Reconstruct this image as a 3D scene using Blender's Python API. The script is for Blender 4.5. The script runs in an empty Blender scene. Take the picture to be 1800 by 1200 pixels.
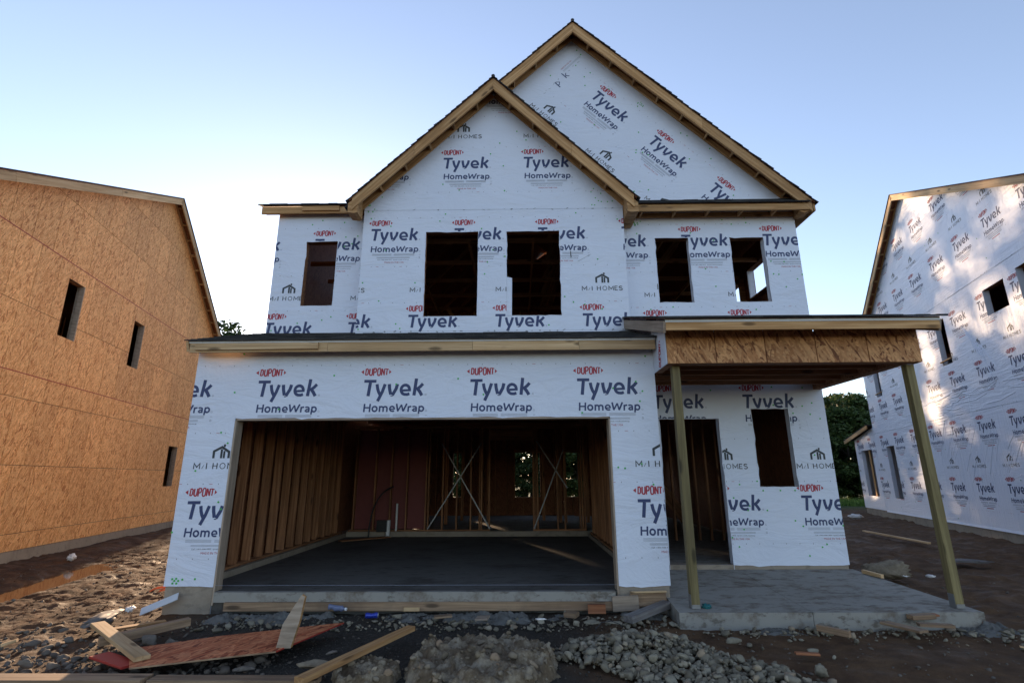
import bpy, math, random
import numpy as np
from mathutils import Vector, Matrix, noise
R = math.radians
random.seed(7)
scn = bpy.context.scene
col = scn.collection

# ------------------------------------------------------------------ camera
cam = bpy.data.cameras.new('camera'); camo = bpy.data.objects.new('camera', cam); col.objects.link(camo)
cam.sensor_width = 36; cam.lens = 18.15; cam.clip_start = 0.05; cam.clip_end = 2000
camo.matrix_world = (Matrix.Translation((0, 0, 1.6)) @ Matrix.Rotation(R(0.677), 4, 'Z')
                     @ Matrix.Rotation(R(90 + 14.79), 4, 'X') @ Matrix.Rotation(R(-0.274), 4, 'Z'))
scn.camera = camo
# ------------------------------------------------------------------ light
SUN_AZ, SUN_EL = -19.0, 12.0          # azimuth from +Y (negative: to the left), elevation
w = bpy.data.worlds.new('World'); scn.world = w; w.use_nodes = True
nt = w.node_tree; bg = nt.nodes['Background']
sky = nt.nodes.new('ShaderNodeTexSky'); sky.sky_type = 'NISHITA'; sky.sun_disc = False
sky.sun_elevation = R(SUN_EL); sky.sun_rotation = R(SUN_AZ)
sky.air_density = 1.0; sky.dust_density = 0.35; sky.ozone_density = 2.0; sky.altitude = 200
tint = nt.nodes.new('ShaderNodeMix'); tint.data_type = 'RGBA'; tint.blend_type = 'MULTIPLY'; tint.inputs[0].default_value = 1.0
tint.inputs[7].default_value = (1.0, 0.955, 0.985, 1)          # camera white balance
hs = nt.nodes.new('ShaderNodeHueSaturation'); hs.inputs['Saturation'].default_value = 0.82
nt.links.new(sky.outputs[0], hs.inputs['Color']); nt.links.new(hs.outputs[0], tint.inputs[6]); nt.links.new(tint.outputs[2], bg.inputs[0]); bg.inputs[1].default_value = 0.15
sl = bpy.data.lights.new('sun', 'SUN'); sl.energy = 4.3; sl.angle = R(0.9); sl.color = (1.0, 0.70, 0.44)
so = bpy.data.objects.new('sun', sl); col.objects.link(so)
sd = Vector((math.sin(R(SUN_AZ)) * math.cos(R(SUN_EL)), math.cos(R(SUN_AZ)) * math.cos(R(SUN_EL)), math.sin(R(SUN_EL))))
so.rotation_euler = sd.to_track_quat('Z', 'Y').to_euler(); so.location = (0, 0, 30)
scn.view_settings.view_transform = 'Standard'; scn.view_settings.look = 'None'
scn.view_settings.exposure = 1.27; scn.view_settings.gamma = 1.0
scn.view_settings.use_curve_mapping = False

# ------------------------------------------------------------------ materials
class NT:
    def __init__(s, name):
        s.m = bpy.data.materials.new(name); s.m.use_nodes = True; s.t = s.m.node_tree
        s.b = s.t.nodes['Principled BSDF']
        s.co = s.t.nodes.new('ShaderNodeTexCoord').outputs['Object']
        s.rnd = s.t.nodes.new('ShaderNodeObjectInfo').outputs['Random']
    def n(s, k, **kw):
        nd = s.t.nodes.new('ShaderNode' + k)
        for a, v in kw.items(): setattr(nd, a, v)
        return nd
    def l(s, a, b): s.t.links.new(a, b)
    def map(s, scale=(1, 1, 1), rot=(0, 0, 0), loc=(0, 0, 0), src=None):
        m = s.n('Mapping'); s.l(src or s.co, m.inputs[0])
        m.inputs['Scale'].default_value = scale; m.inputs['Rotation'].default_value = rot
        m.inputs['Location'].default_value = loc
        return m.outputs[0]
    def offs(s, k=30.0):
        v = s.n('VectorMath', operation='ADD'); s.l(s.co, v.inputs[0])
        mm = s.n('Math', operation='MULTIPLY'); s.l(s.rnd, mm.inputs[0]); mm.inputs[1].default_value = k
        s.l(mm.outputs[0], v.inputs[1]); s.co = v.outputs[0]
    def noise(s, scale, vec=None, detail=4, rough=0.55, dist=0.0):
        t = s.n('TexNoise'); s.l(vec or s.co, t.inputs['Vector'])
        t.inputs['Scale'].default_value = scale; t.inputs['Detail'].default_value = detail
        t.inputs['Roughness'].default_value = rough; t.inputs['Distortion'].default_value = dist
        return t.outputs['Fac']
    def vor(s, scale, vec=None, feature='F1', out='Distance', rnd=1.0):
        t = s.n('TexVoronoi', feature=feature); s.l(vec or s.co, t.inputs['Vector'])
        t.inputs['Scale'].default_value = scale; t.inputs['Randomness'].default_value = rnd
        return t.outputs[out]
    def ramp(s, fac, stops):
        r = s.n('ValToRGB'); s.l(fac, r.inputs[0]); e = r.color_ramp.elements
        while len(e) < len(stops): e.new(0.5)
        for i, (p, c) in enumerate(stops):
            e[i].position = p; e[i].color = (*c, 1) if len(c) == 3 else c
        return r.outputs[0]
    def mix(s, fac, a, b, mode='MIX'):
        m = s.n('Mix', data_type='RGBA', blend_type=mode)
        for i, v in ((0, fac), (6, a), (7, b)):
            if isinstance(v, (int, float)): m.inputs[i].default_value = v
            elif isinstance(v, tuple): m.inputs[i].default_value = (*v, 1)
            else: s.l(v, m.inputs[i])
        return m.outputs[2]
    def math(s, op, a, b=0.0, clamp=False):
        m = s.n('Math', operation=op, use_clamp=clamp)
        for i, v in ((0, a), (1, b)):
            if isinstance(v, (int, float)): m.inputs[i].default_value = v
            else: s.l(v, m.inputs[i])
        return m.outputs[0]
    def bump(s, h, strength=0.3, dist=0.01, prev=None):
        b = s.n('Bump'); b.inputs['Strength'].default_value = strength; b.inputs['Distance'].default_value = dist
        s.l(h, b.inputs['Height'])
        if prev: s.l(prev, b.inputs['Normal'])
        return b.outputs[0]
    def fin(s, color=None, rough=None, normal=None, spec=None, metal=None):
        for k, v in (('Base Color', color), ('Roughness', rough), ('Normal', normal), ('Specular IOR Level', spec), ('Metallic', metal)):
            if v is None: continue
            if isinstance(v, (int, float)): s.b.inputs[k].default_value = v
            elif isinstance(v, tuple): s.b.inputs[k].default_value = (*v, 1)
            else: s.l(v, s.b.inputs[k])
        return s.m

def gray(c, k): return tuple(x * k for x in c)
def wood(name, c1, c2, rough=0.75, knots=True, dirt=0.25, dirtc=(.10, .07, .05), grain=1.0):
    """board running along its local X axis"""
    t = NT(name); t.offs()
    g = t.noise(1.0, t.map((0.9, 26, 26)), 5, 0.6, 0.4)
    g2 = t.noise(1.0, t.map((2.5, 90, 90)), 3, 0.6)
    c = t.ramp(g, [(0.30, gray(c2, .72)), (0.45, c2), (0.60, c1), (0.78, gray(c1, 1.15))])
    c = t.mix(t.math('MULTIPLY', g2, 0.35 * grain), c, gray(c2, 0.7))
    if knots:
        v = t.vor(1.0, t.map((1.7, 6, 6)))
        k = t.ramp(v, [(0.0, (1, 1, 1)), (0.11, (.85, .85, .85)), (0.19, (0, 0, 0))])
        c = t.mix(k, c, gray(c2, 0.32))
    d = t.ramp(t.noise(2.2, None, 5, 0.65), [(0.48, (0, 0, 0)), (0.72, (1, 1, 1))])
    c = t.mix(t.math('MULTIPLY', d, dirt), c, dirtc)
    hv = t.math('MULTIPLY_ADD', t.rnd, 0.35)
    hv.node.inputs[2].default_value = 0.82
    c = t.mix(1.0, c, hv, 'MULTIPLY')
    return t.fin(c, rough, t.bump(g, 0.25, 0.004), 0.3)

def osb(name, c_lo, c_mid, c_hi, axis='X', scale=1.0, offs=False):
    t = NT(name)
    if offs: t.offs(17)
    cols = None
    dst = t.noise(6 * scale, None, 2)
    for i, (ang, sc) in enumerate(((35, 1.0), (-22, 1.15), (82, 0.9), (-62, 1.05))):
        rot = (R(ang), 0, 0) if axis == 'X' else (0, R(ang), 0) if axis == 'Y' else (0, 0, R(ang))
        s3 = {'X': (20, 9, 46), 'Y': (9, 20, 46), 'Z': (9, 46, 20)}[axis]
        v = t.vor(1.0, t.map(tuple(q * sc * scale for q in s3), (0, 0, 0), (i * 3.1, i * 1.7, i * 5.3), src=t.map((1, 1, 1), rot)), out='Color')
        sep = t.n('SeparateColor'); t.l(v, sep.inputs[0])
        cc = t.ramp(sep.outputs[0], [(0.0, c_lo), (0.22, c_mid), (0.75, c_hi), (1.0, gray(c_hi, 1.18))])
        if cols is None: cols = cc
        else:
            msk = t.math('GREATER_THAN', sep.outputs[1], 0.50)
            cols = t.mix(msk, cols, cc)
    big = t.noise(0.8, None, 4)
    cols = t.mix(t.math('MULTIPLY', big, 0.22), cols, gray(c_mid, 0.9))
    f = t.noise(40 * scale, None, 3)
    cols = t.mix(1.0, cols, t.ramp(f, [(0.3, (.80, .80, .80)), (0.7, (1.12, 1.12, 1.12))]), 'MULTIPLY')
    if offs:
        hv = t.math('MULTIPLY_ADD', t.rnd, 0.20); hv.node.inputs[2].default_value = 0.89
        cols = t.mix(1.0, cols, hv, 'MULTIPLY')
    return t.fin(cols, 0.7, t.bump(f, 0.35, 0.004), 0.3)

def flat(name, c, rough=0.6, spec=0.4, metal=0.0, var=0.12, sc=9.0):
    t = NT(name)
    f = t.noise(sc, None, 4)
    cc = t.mix(f, gray(c, 1 - var), gray(c, 1 + var))
    return t.fin(cc, rough, t.bump(f, 0.1, 0.003), spec, metal)

def concrete(name, c, stain=(.12, .09, .065), amt=0.5, bs=0.4, ss=2.1):
    t = NT(name)
    a = t.noise(1.3, None, 6, 0.6); b = t.noise(14, None, 6, 0.7); f = t.noise(160, None, 2)
    cc = t.mix(a, gray(c, 0.72), gray(c, 1.2))
    cc = t.mix(t.math('MULTIPLY', b, 0.6), cc, gray(c, 0.8))
    st = t.ramp(t.noise(ss, t.map((1, 1.6, 1)), 7, 0.68), [(0.50, (0, 0, 0)), (0.66, (1, 1, 1))])
    cc = t.mix(t.math('MULTIPLY', st, amt), cc, stain)
    n = t.bump(b, bs, 0.01); n = t.bump(f, 0.25, 0.002, n)
    sp_ = t.ramp(t.noise(9.0, t.map((.45, 1.3, 1)), 6, .7), [(.555, (0, 0, 0)), (.63, (1, 1, 1))])
    cc = t.mix(t.math('MULTIPLY', sp_, amt * .75), cc, gray(stain, .6))
    return t.fin(cc, 0.85, n, 0.3)

def wrap_mat(name, axis, wr=0.3, rough=0.55, big=0.0, k=1.0):
    """white spun film: fine crinkle, long soft folds; axis = wall normal axis"""
    t = NT(name)
    f1 = t.noise(18, None, 5, 0.6)
    sc = (1, 0.5, 1.4) if axis == 'X' else (0.5, 1, 1.4)
    rot = (R(28), 0, 0) if axis == 'X' else (0, R(22), 0)
    f2 = t.noise(2.2, t.map(sc, rot), 6, 0.62, 0.9)
    f3 = t.noise(1.0, None, 2)
    cc = t.mix(f3, gray((.61, .65, .745), k), gray((.67, .70, .785), k))
    dirt = t.ramp(t.noise(3.0, None, 7, 0.7), [(0.56, (0, 0, 0)), (0.78, (1, 1, 1))])
    cc = t.mix(t.math('MULTIPLY', dirt, 0.22), cc, (.50, .48, .46))
    n = t.bump(f1, 0.14 * wr / .3, 0.006)
    n = t.bump(f2, wr, 0.05, n)
    if big:
        # drag folds fanning over the film and horizontal sags at the laps
        sc2 = (1, 0.28, 3.2) if axis == 'X' else (0.28, 1, 3.2)
        f4 = t.noise(2.4, t.map(sc2, (R(-14), 0, 0)), 5, 0.6, 1.2)
        f5 = t.noise(2.8, t.map((1, 3.2, .3), (R(-33), 0, 0)), 4, 0.6, 0.8)
        msk = t.ramp(t.noise(0.45, None, 2), [(0.42, (0, 0, 0)), (0.60, (1, 1, 1))])
        n = t.bump(t.mix(msk, f4, f5), big, 0.09, n)
    return t.fin(cc, rough, n, 0.45)

M = {}
M['lumber'] = wood('lumber_pine', (.52, .31, .14), (.38, .20, .08))
M['rake'] = wood('lumber_rake', (.56, .34, .16), (.40, .215, .085), dirt=.15)
M['lumber_pale'] = wood('lumber_pale', (.62, .43, .24), (.50, .32, .16), dirt=.12)
M['stud'] = wood('stud_pine', (.42, .20, .095), (.26, .115, .05), dirt=.3)
M['jamb'] = wood('jamb_grey', (.38, .30, .23), (.30, .23, .17), dirt=.3, knots=False)
M['old_wood'] = wood('weathered_board', (.34, .23, .14), (.22, .14, .085), dirt=.5)
M['grey_wood'] = wood('mortar_crusted_board', (.25, .24, .23), (.17, .15, .14), dirt=.5, knots=False)
M['treated'] = wood('treated_post', (.25, .20, .09), (.16, .125, .055), dirt=.2, grain=1.4)
M['red_wood'] = wood('red_chip', (.34, .14, .065), (.22, .08, .035), dirt=.3, knots=False)
M['osb_house'] = osb('osb_sheathing', (.38, .125, .035), (.68, .305, .10), (.84, .45, .185), 'X', .95, True)
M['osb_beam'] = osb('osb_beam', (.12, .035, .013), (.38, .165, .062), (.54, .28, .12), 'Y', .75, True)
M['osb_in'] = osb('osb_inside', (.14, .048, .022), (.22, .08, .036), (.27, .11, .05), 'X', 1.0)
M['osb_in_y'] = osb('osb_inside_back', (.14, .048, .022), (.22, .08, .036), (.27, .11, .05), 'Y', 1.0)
M['osb_red'] = osb('osb_red_sheet', (.13, .028, .012), (.36, .09, .035), (.50, .19, .085), 'Z', 0.75, True)
M['red_edge'] = flat('red_edge_paint', (.32, .03, .02), 0.6)
M['wrap'] = wrap_mat('house_wrap', 'Y', 0.65, 0.5)
M['wrap_x'] = wrap_mat('house_wrap_side', 'X', 0.16, 0.42, 0.34, 1.10)
M['navy'] = flat('print_navy', (.035, .05, .13), 0.55, var=.05)
M['redp'] = flat('print_red', (.38, .03, .045), 0.55, var=.05)
M['blackp'] = flat('print_black', (.035, .04, .045), 0.55, var=.05)
M['greyp'] = flat('print_grey', (.30, .32, .37), 0.6, var=.05)
M['green'] = flat('green_nail_cap', (.06, .40, .08), 0.4)
M['darkmark'] = flat('scuff_mark', (.25, .27, .30), 0.6)
M['concrete'] = concrete('concrete_foundation', (.32, .265, .205), amt=.35)
M['slab'] = concrete('concrete_slab', (.285, .27, .24), amt=.85, ss=3.6)
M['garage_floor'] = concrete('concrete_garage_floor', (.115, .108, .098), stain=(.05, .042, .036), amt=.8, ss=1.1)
M['mortar'] = concrete('mortar_spill', (.15, .145, .132), stain=(.06, .05, .04), amt=.55, bs=1.0)
M['drip'] = flat('white_drip_edge', (.62, .62, .62), 0.4, var=.05)
M['metal'] = flat('galvanised_metal', (.22, .22, .22), 0.45, .5, 0.5)
M['white'] = flat('white_plastic', (.70, .70, .70), 0.4)
M['greyboard'] = flat('grey_primed_trim', (.48, .51, .54), 0.5)
M['black'] = flat('black_plastic', (.012, .012, .013), 0.4)  # plastic parts, and the sheet standing in for joint shade on the left house
M['pinkboard'] = flat('red_panel', (.17, .045, .04), 0.7)
M['blue_can'] = flat('blue_can', (.02, .04, .30), 0.25, .6, .3)
M['teal'] = flat('teal_plastic', (.02, .13, .14), 0.4)
M['clear'] = flat('crumpled_clear_plastic', (.13, .15, .24), 0.15, .8)
M['orange'] = flat('orange_tape', (.62, .10, .03), 0.5)
M['paper'] = flat('white_scrap', (.68, .66, .64), 0.5)
M['tarp'] = flat('grey_torn_membrane', (.13, .12, .115), 0.7, .2)
t = NT('asphalt_shingle')
v = t.vor(1.0, t.map((3.2, 7.0, 7.0)), out='Color'); sp = t.n('SeparateColor'); t.l(v, sp.inputs[0])
c = t.ramp(sp.outputs[0], [(0, (.018, .018, .02)), (.5, (.032, .032, .034)), (1, (.055, .053, .052))])
gr = t.noise(220, None, 2)
c = t.mix(1.0, c, t.ramp(gr, [(.3, (.6, .6, .6)), (.7, (1.5, 1.5, 1.5))]), 'MULTIPLY')
M['shingle'] = t.fin(c, 0.85, t.bump(gr, 0.6, 0.003), 0.35)

# rock
def rock_mat(name, lo, hi, rock_dirt=.4):
    t = NT(name)
    g = t.n('NewGeometry').outputs['Random Per Island']
    c = t.ramp(g, [(0, lo), (.3, gray(lo, 1.35)), (.65, gray(hi, .85)), (.86, hi), (.93, (hi[0] * 1.0, hi[1] * .82, hi[2] * .72)), (1, gray(hi, 1.45))])
    n1 = t.noise(35, None, 5, .65)
    c = t.mix(t.math('MULTIPLY', n1, .8), c, gray(lo, .85))
    d = t.ramp(t.noise(9, None, 4), [(.45, (0, 0, 0)), (.7, (1, 1, 1))])
    c = t.mix(t.math('MULTIPLY', d, rock_dirt), c, (.075, .055, .04))
    return t.fin(c, 0.9, t.bump(n1, .5, .006), .25)
M['stone'] = rock_mat('limestone_gravel', (.145, .125, .09), (.36, .32, .24), .3)
M['rock'] = rock_mat('river_stone', (.10, .083, .068), (.20, .175, .145))
M['pebble'] = rock_mat('fine_gravel', (.035, .032, .028), (.13, .118, .10), .2)
M['rubble'] = rock_mat('rubble_clod', (.15, .115, .075), (.33, .275, .20), .45)
t = NT('rubble_soil')
a = t.noise(5, None, 7, .7); b = t.noise(30, None, 5, .7)
c = t.ramp(a, [(.3, (.085, .058, .034)), (.47, (.15, .11, .07)), (.58, (.27, .22, .155)), (.72, (.38, .33, .25))])
M['clod'] = t.fin(c, .95, t.bump(b, 1.0, .02), .2)

# ground
t = NT('site_ground')
P = t.n('NewGeometry').outputs['Position']; t.co = P
sx = t.n('SeparateXYZ'); t.l(P, sx.inputs[0]); X_, Y_ = sx.outputs[0], sx.outputs[1]
n_big = t.noise(.55, None, 5, .6); n_mid = t.noise(3.2, None, 6, .65); n_f = t.noise(26, None, 5, .7); n_ff = t.noise(120, None, 3)
mud = t.ramp(n_mid, [(.25, (.048, .022, .009)), (.5, (.098, .050, .022)), (.7, (.15, .082, .038)), (.85, (.20, .13, .07))])
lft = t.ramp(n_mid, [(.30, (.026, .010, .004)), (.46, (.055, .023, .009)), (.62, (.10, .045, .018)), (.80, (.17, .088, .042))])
gr = t.ramp(n_f, [(.3, (.018, .015, .012)), (.6, (.045, .039, .032)), (.8, (.10, .09, .075))])
def smooth(v, a, b):
    m = t.n('MapRange', interpolation_type='SMOOTHSTEP'); t.l(v, m.inputs[0])
    m.inputs[1].default_value = a; m.inputs[2].default_value = b; return m.outputs[0]
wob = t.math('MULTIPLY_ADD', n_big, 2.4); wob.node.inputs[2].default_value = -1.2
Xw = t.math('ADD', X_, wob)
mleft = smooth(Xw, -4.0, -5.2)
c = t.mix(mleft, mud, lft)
mg = t.math('MULTIPLY', t.math('MULTIPLY', smooth(Xw, -4.6, -3.4), smooth(Xw, 1.3, .2)), t.math('MULTIPLY', smooth(Y_, 7.6, 6.9), 1.0))
c = t.mix(mg, c, gr)
far = smooth(Y_, 26, 31)
grs = t.ramp(n_mid, [(.3, (.03, .05, .012)), (.7, (.07, .11, .03))])
c = t.mix(far, c, grs)
c = t.mix(t.math('MULTIPLY', n_ff, .35), c, gray((.10, .08, .06), .5))
wet = t.ramp(t.noise(1.7, None, 4), [(.50, (.95, .95, .95)), (.64, (.66, .66, .66))])
n = t.bump(n_f, .8, .02); n = t.bump(n_ff, .5, .005, n)
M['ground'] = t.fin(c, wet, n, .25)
t = NT('muddy_water')
M['water'] = t.fin((.10, .045, .018), .06, t.bump(t.noise(6, None, 2), .05, .01), .5)
def leaf_mat(name, c1, c2):
    t = NT(name)
    g = t.n('NewGeometry').outputs['Random Per Island']
    c = t.ramp(g, [(0, c1), (1, c2)])
    t.fin(c, .6, None, .3)
    tr = t.n('BsdfTranslucent'); t.l(c, tr.inputs[0])
    ms = t.n('MixShader'); ms.inputs[0].default_value = .28
    t.l(t.b.outputs[0], ms.inputs[1]); t.l(tr.outputs[0], ms.inputs[2])
    out = [n for n in t.t.nodes if n.type == 'OUTPUT_MATERIAL'][0]
    t.l(ms.outputs[0], out.inputs[0])
    return t.m
M['leaf'] = leaf_mat('leaf_green', (.030, .055, .014), (.075, .115, .03))
M['leaf2'] = leaf_mat('leaf_dark_green', (.022, .042, .012), (.055, .085, .024))
M['grass'] = leaf_mat('grass_blade', (.07, .14, .022), (.16, .26, .055))
M['bark'] = flat('bark', (.07, .055, .04), .9, .2, var=.4)

# ------------------------------------------------------------------ mesh helpers
class MB:
    def __init__(s): s.v = []; s.f = []; s.m = []; s.mats = []
    def mi(s, mat):
        if mat not in s.mats: s.mats.append(mat)
        return s.mats.index(mat)
    def add(s, vs, fs, mat):
        b = len(s.v); s.v += [tuple(p) for p in vs]; k = s.mi(mat)
        for f in fs: s.f.append(tuple(b + i for i in f)); s.m.append(k)
    def box(s, a, b, mat):
        (x0, y0, z0), (x1, y1, z1) = a, b
        if x0 > x1: x0, x1 = x1, x0
        if y0 > y1: y0, y1 = y1, y0
        if z0 > z1: z0, z1 = z1, z0
        s.add([(x0, y0, z0), (x1, y0, z0), (x1, y1, z0), (x0, y1, z0), (x0, y0, z1), (x1, y0, z1), (x1, y1, z1), (x0, y1, z1)],
              [(0, 3, 2, 1), (4, 5, 6, 7), (0, 1, 5, 4), (1, 2, 6, 5), (2, 3, 7, 6), (3, 0, 4, 7)], mat)
    def prism(s, fr, poly, d0, d1, mat, side=None):
        """poly in frame (u,v), extruded between depth d0 and d1 along the frame normal"""
        n = len(poly)
        vs = [fr(u, v, d1) for u, v in poly] + [fr(u, v, d0) for u, v in poly]
        s.add(vs, [tuple(range(n))], mat)
        s.add(vs, [tuple(range(2 * n - 1, n - 1, -1))] + [(i, i + n, (i + 1) % n + n, (i + 1) % n) for i in range(n)], side or mat)
    def tube(s, pts, r, mat, k=8):
        pts = [Vector(p) for p in pts]; rings = []
        b = len(s.v)
        for i, p in enumerate(pts):
            d = (pts[min(i + 1, len(pts) - 1)] - pts[max(i - 1, 0)]).normalized()
            a = d.orthogonal().normalized(); c = d.cross(a)
            rr = r[i] if isinstance(r, (list, tuple)) else r
            for j in range(k):
                q = p + (a * math.cos(2 * math.pi * j / k) + c * math.sin(2 * math.pi * j / k)) * rr
                s.v.append(tuple(q))
        mi = s.mi(mat)
        for i in range(len(pts) - 1):
            for j in range(k):
                s.f.append((b + i * k + j, b + i * k + (j + 1) % k, b + (i + 1) * k + (j + 1) % k, b + (i + 1) * k + j)); s.m.append(mi)
        s.f.append(tuple(b + j for j in range(k - 1, -1, -1))); s.m.append(mi)
        s.f.append(tuple(b + (len(pts) - 1) * k + j for j in range(k))); s.m.append(mi)
    def build(s, name, parent=None, smooth=False, **props):
        me = bpy.data.meshes.new(name)
        me.from_pydata(s.v, [], s.f)
        for m in s.mats: me.materials.append(m)
        if len(s.mats) > 1: me.polygons.foreach_set('material_index', s.m)
        if smooth: me.polygons.foreach_set('use_smooth', [True] * len(me.polygons))
        me.update()
        return link(name, me, parent, **props)

def wloc(o):
    v = Vector((0, 0, 0))
    while o: v = v + o.location; o = o.parent
    return v
def link(name, me, parent=None, **props):
    o = bpy.data.objects.new(name, me); col.objects.link(o)
    if parent: o.parent = parent; o.location = -wloc(parent)
    for k, v in props.items(): o[k] = v
    return o
def empty(name, loc, label, category, group=None):
    o = bpy.data.objects.new(name, None); col.objects.link(o); o.location = loc
    o['label'] = label; o['category'] = category
    if group: o['group'] = group
    o.empty_display_size = .2
    return o

def frame(O, U, N):
    O, U, N = Vector(O), Vector(U).normalized(), Vector(N).normalized(); Z = Vector((0, 0, 1))
    def f(u, v, d=0.0): return O + U * u + Z * v + N * d
    f.flip = (U.cross(Z)).dot(N) < 0
    return f

# 2D convex clipping
def clip(poly, a, b, c):
    """keep a*x+b*y<=c"""
    out = []; n = len(poly)
    for i in range(n):
        p, q = poly[i], poly[(i + 1) % n]
        dp, dq = a * p[0] + b * p[1] - c, a * q[0] + b * q[1] - c
        if dp <= 0: out.append(p)
        if (dp < 0 < dq) or (dq < 0 < dp):
            k = dp / (dp - dq); out.append((p[0] + (q[0] - p[0]) * k, p[1] + (q[1] - p[1]) * k))
    return out
def area(p): return .5 * sum(p[i][0] * p[(i + 1) % len(p)][1] - p[(i + 1) % len(p)][0] * p[i][1] for i in range(len(p)))
def clip_conv(poly, outer):
    n = len(outer)
    for i in range(n):
        (x0, y0), (x1, y1) = outer[i], outer[(i + 1) % n]
        a, b = (y1 - y0), -(x1 - x0)
        poly = clip(poly, a, b, a * x0 + b * y0)
        if len(poly) < 3: return []
    return poly
def subtract(polys, rects):
    for (x0, z0, x1, z1) in rects:
        res = []
        for p in polys:
            xs = [q[0] for q in p]; zs = [q[1] for q in p]
            if max(xs) <= x0 or min(xs) >= x1 or max(zs) <= z0 or min(zs) >= z1: res.append(p); continue
            a = clip(p, 1, 0, x0); b = clip(p, -1, 0, -x1)
            m = clip(clip(p, -1, 0, -x0), 1, 0, x1)
            for q in (a, b, clip(m, 0, 1, z0) if len(m) > 2 else [], clip(m, 0, -1, -z1) if len(m) > 2 else []):
                if len(q) > 2 and abs(area(q)) > 1e-7: res.append(q)
        polys = res
    return polys

def wall(name, fr, outer, holes, th, mat, back, parent, **kw):
    """wall slab: outer face at depth 0, goes back th; outer convex CCW in (u,z)"""
    mb = MB()
    for p in subtract([outer], holes):
        a = [fr(u, v, 0) for u, v in p]; b = [fr(u, v, -th) for u, v in p]
        n = len(p)
        mb.add(a, [tuple(range(n))], mat); mb.add(b, [tuple(range(n - 1, -1, -1))], back)
    n = len(outer)
    for i in range(n):
        p, q = outer[i], outer[(i + 1) % n]
        mb.add([fr(*p, 0), fr(*p, -th), fr(*q, -th), fr(*q, 0)], [(0, 1, 2, 3)], mat if kw.get('sidewrap', True) else back)
    for (x0, z0, x1, z1) in holes:
        c = [(x0, z0), (x1, z0), (x1, z1), (x0, z1)]
        for i in range(4):
            p, q = c[i], c[(i + 1) % 4]
            if min(p[0], q[0]) < min(o[0] for o in outer) - 1e-6 and p[0] == q[0]: continue
            mb.add([fr(*p, 0), fr(*q, 0), fr(*q, -th), fr(*p, -th)], [(0, 1, 2, 3)], kw.get('reveal', back))
    return mb.build(name, parent)

_bx = {}
def board(name, p0, p1, w_, t_, mat, parent=None, up=(0, 0, 1), side=0.0, rough=True, **props):
    """timber from p0 to p1 (local X), w_ along 'up', t_ across"""
    p0, p1 = Vector(p0), Vector(p1); L = (p1 - p0).length
    x = (p1 - p0).normalized(); upv = Vector(up)
    y = upv.cross(x).normalized(); z = x.cross(y)
    key = (round(L, 3), w_, t_, mat.name)
    me = _bx.get(key)
    if me is None:
        mb = MB(); a, h, b = L / 2, w_ / 2, t_ / 2
        e = min(.003, t_ * .12)
        sec = [(-b + e, -h), (b - e, -h), (b, -h + e), (b, h - e), (b - e, h), (-b + e, h), (-b, h - e), (-b, -h + e)]
        vs = [(-a, q, r) for q, r in sec] + [(a, q, r) for q, r in sec]
        mb.add(vs, [tuple(range(7, -1, -1)), tuple(range(8, 16))] + [(i, (i + 1) % 8, (i + 1) % 8 + 8, i + 8) for i in range(8)], mat)
        me = bpy.data.meshes.new(name); me.from_pydata(mb.v, [], mb.f); me.materials.append(mat); me.update(); _bx[key] = me
    o = link(name, me, parent, **props)
    c = (p0 + p1) / 2
    m = Matrix((x, y, z)).transposed().to_4x4(); m.translation = c
    if parent: m = Matrix.Translation(-wloc(parent)) @ m
    o.matrix_local = m
    return o

def shingles(name, parent, e0, e1, upv, length, jag=.02, exp=.14, ridge=False):
    """stepped shingle courses: eave from e0 to e1, running up along upv"""
    e0, e1, upv = Vector(e0), Vector(e1), Vector(upv).normalized()
    ax = (e1 - e0).normalized(); L = (e1 - e0).length; nrm = ax.cross(upv).normalized()
    if nrm.z < 0: nrm = -nrm
    mb = MB(); n = int(length / exp) + 1; rr = random.Random(hash(name) % 999 + int(L * 100))
    for i in range(n):
        s0 = i * exp - .02; s1 = min((i + 1) * exp + .02, length)
        x = -rr.uniform(0, jag); xe = L + rr.uniform(0, jag); x = x
        k = rr.uniform(.15, .33)
        while x < xe - .01:
            x1 = min(x + k, xe); k = rr.choice((.17, .25, .33))
            tk = rr.choice((.007, .007, .013)); ds = rr.uniform(0, .006)
            a = e0 + ax * (x + .0015) + upv * (s0 - ds); b = e0 + ax * (x1 - .0015) + upv * (s0 - ds)
            c = e0 + ax * (x1 - .0015) + upv * s1; d = e0 + ax * (x + .0015) + upv * s1
            t0 = nrm * (.012 + tk); t1 = nrm * .004; bb = nrm * .001
            mb.add([a + t0, b + t0, c + t1, d + t1, a + bb, b + bb, c + bb, d + bb], [(0, 1, 2, 3), (4, 5, 1, 0), (5, 6, 2, 1), (7, 4, 0, 3), (4, 7, 6, 5)], M['shingle'])
            x = x1
    return mb.build(name, parent, kind='stuff')

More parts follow.
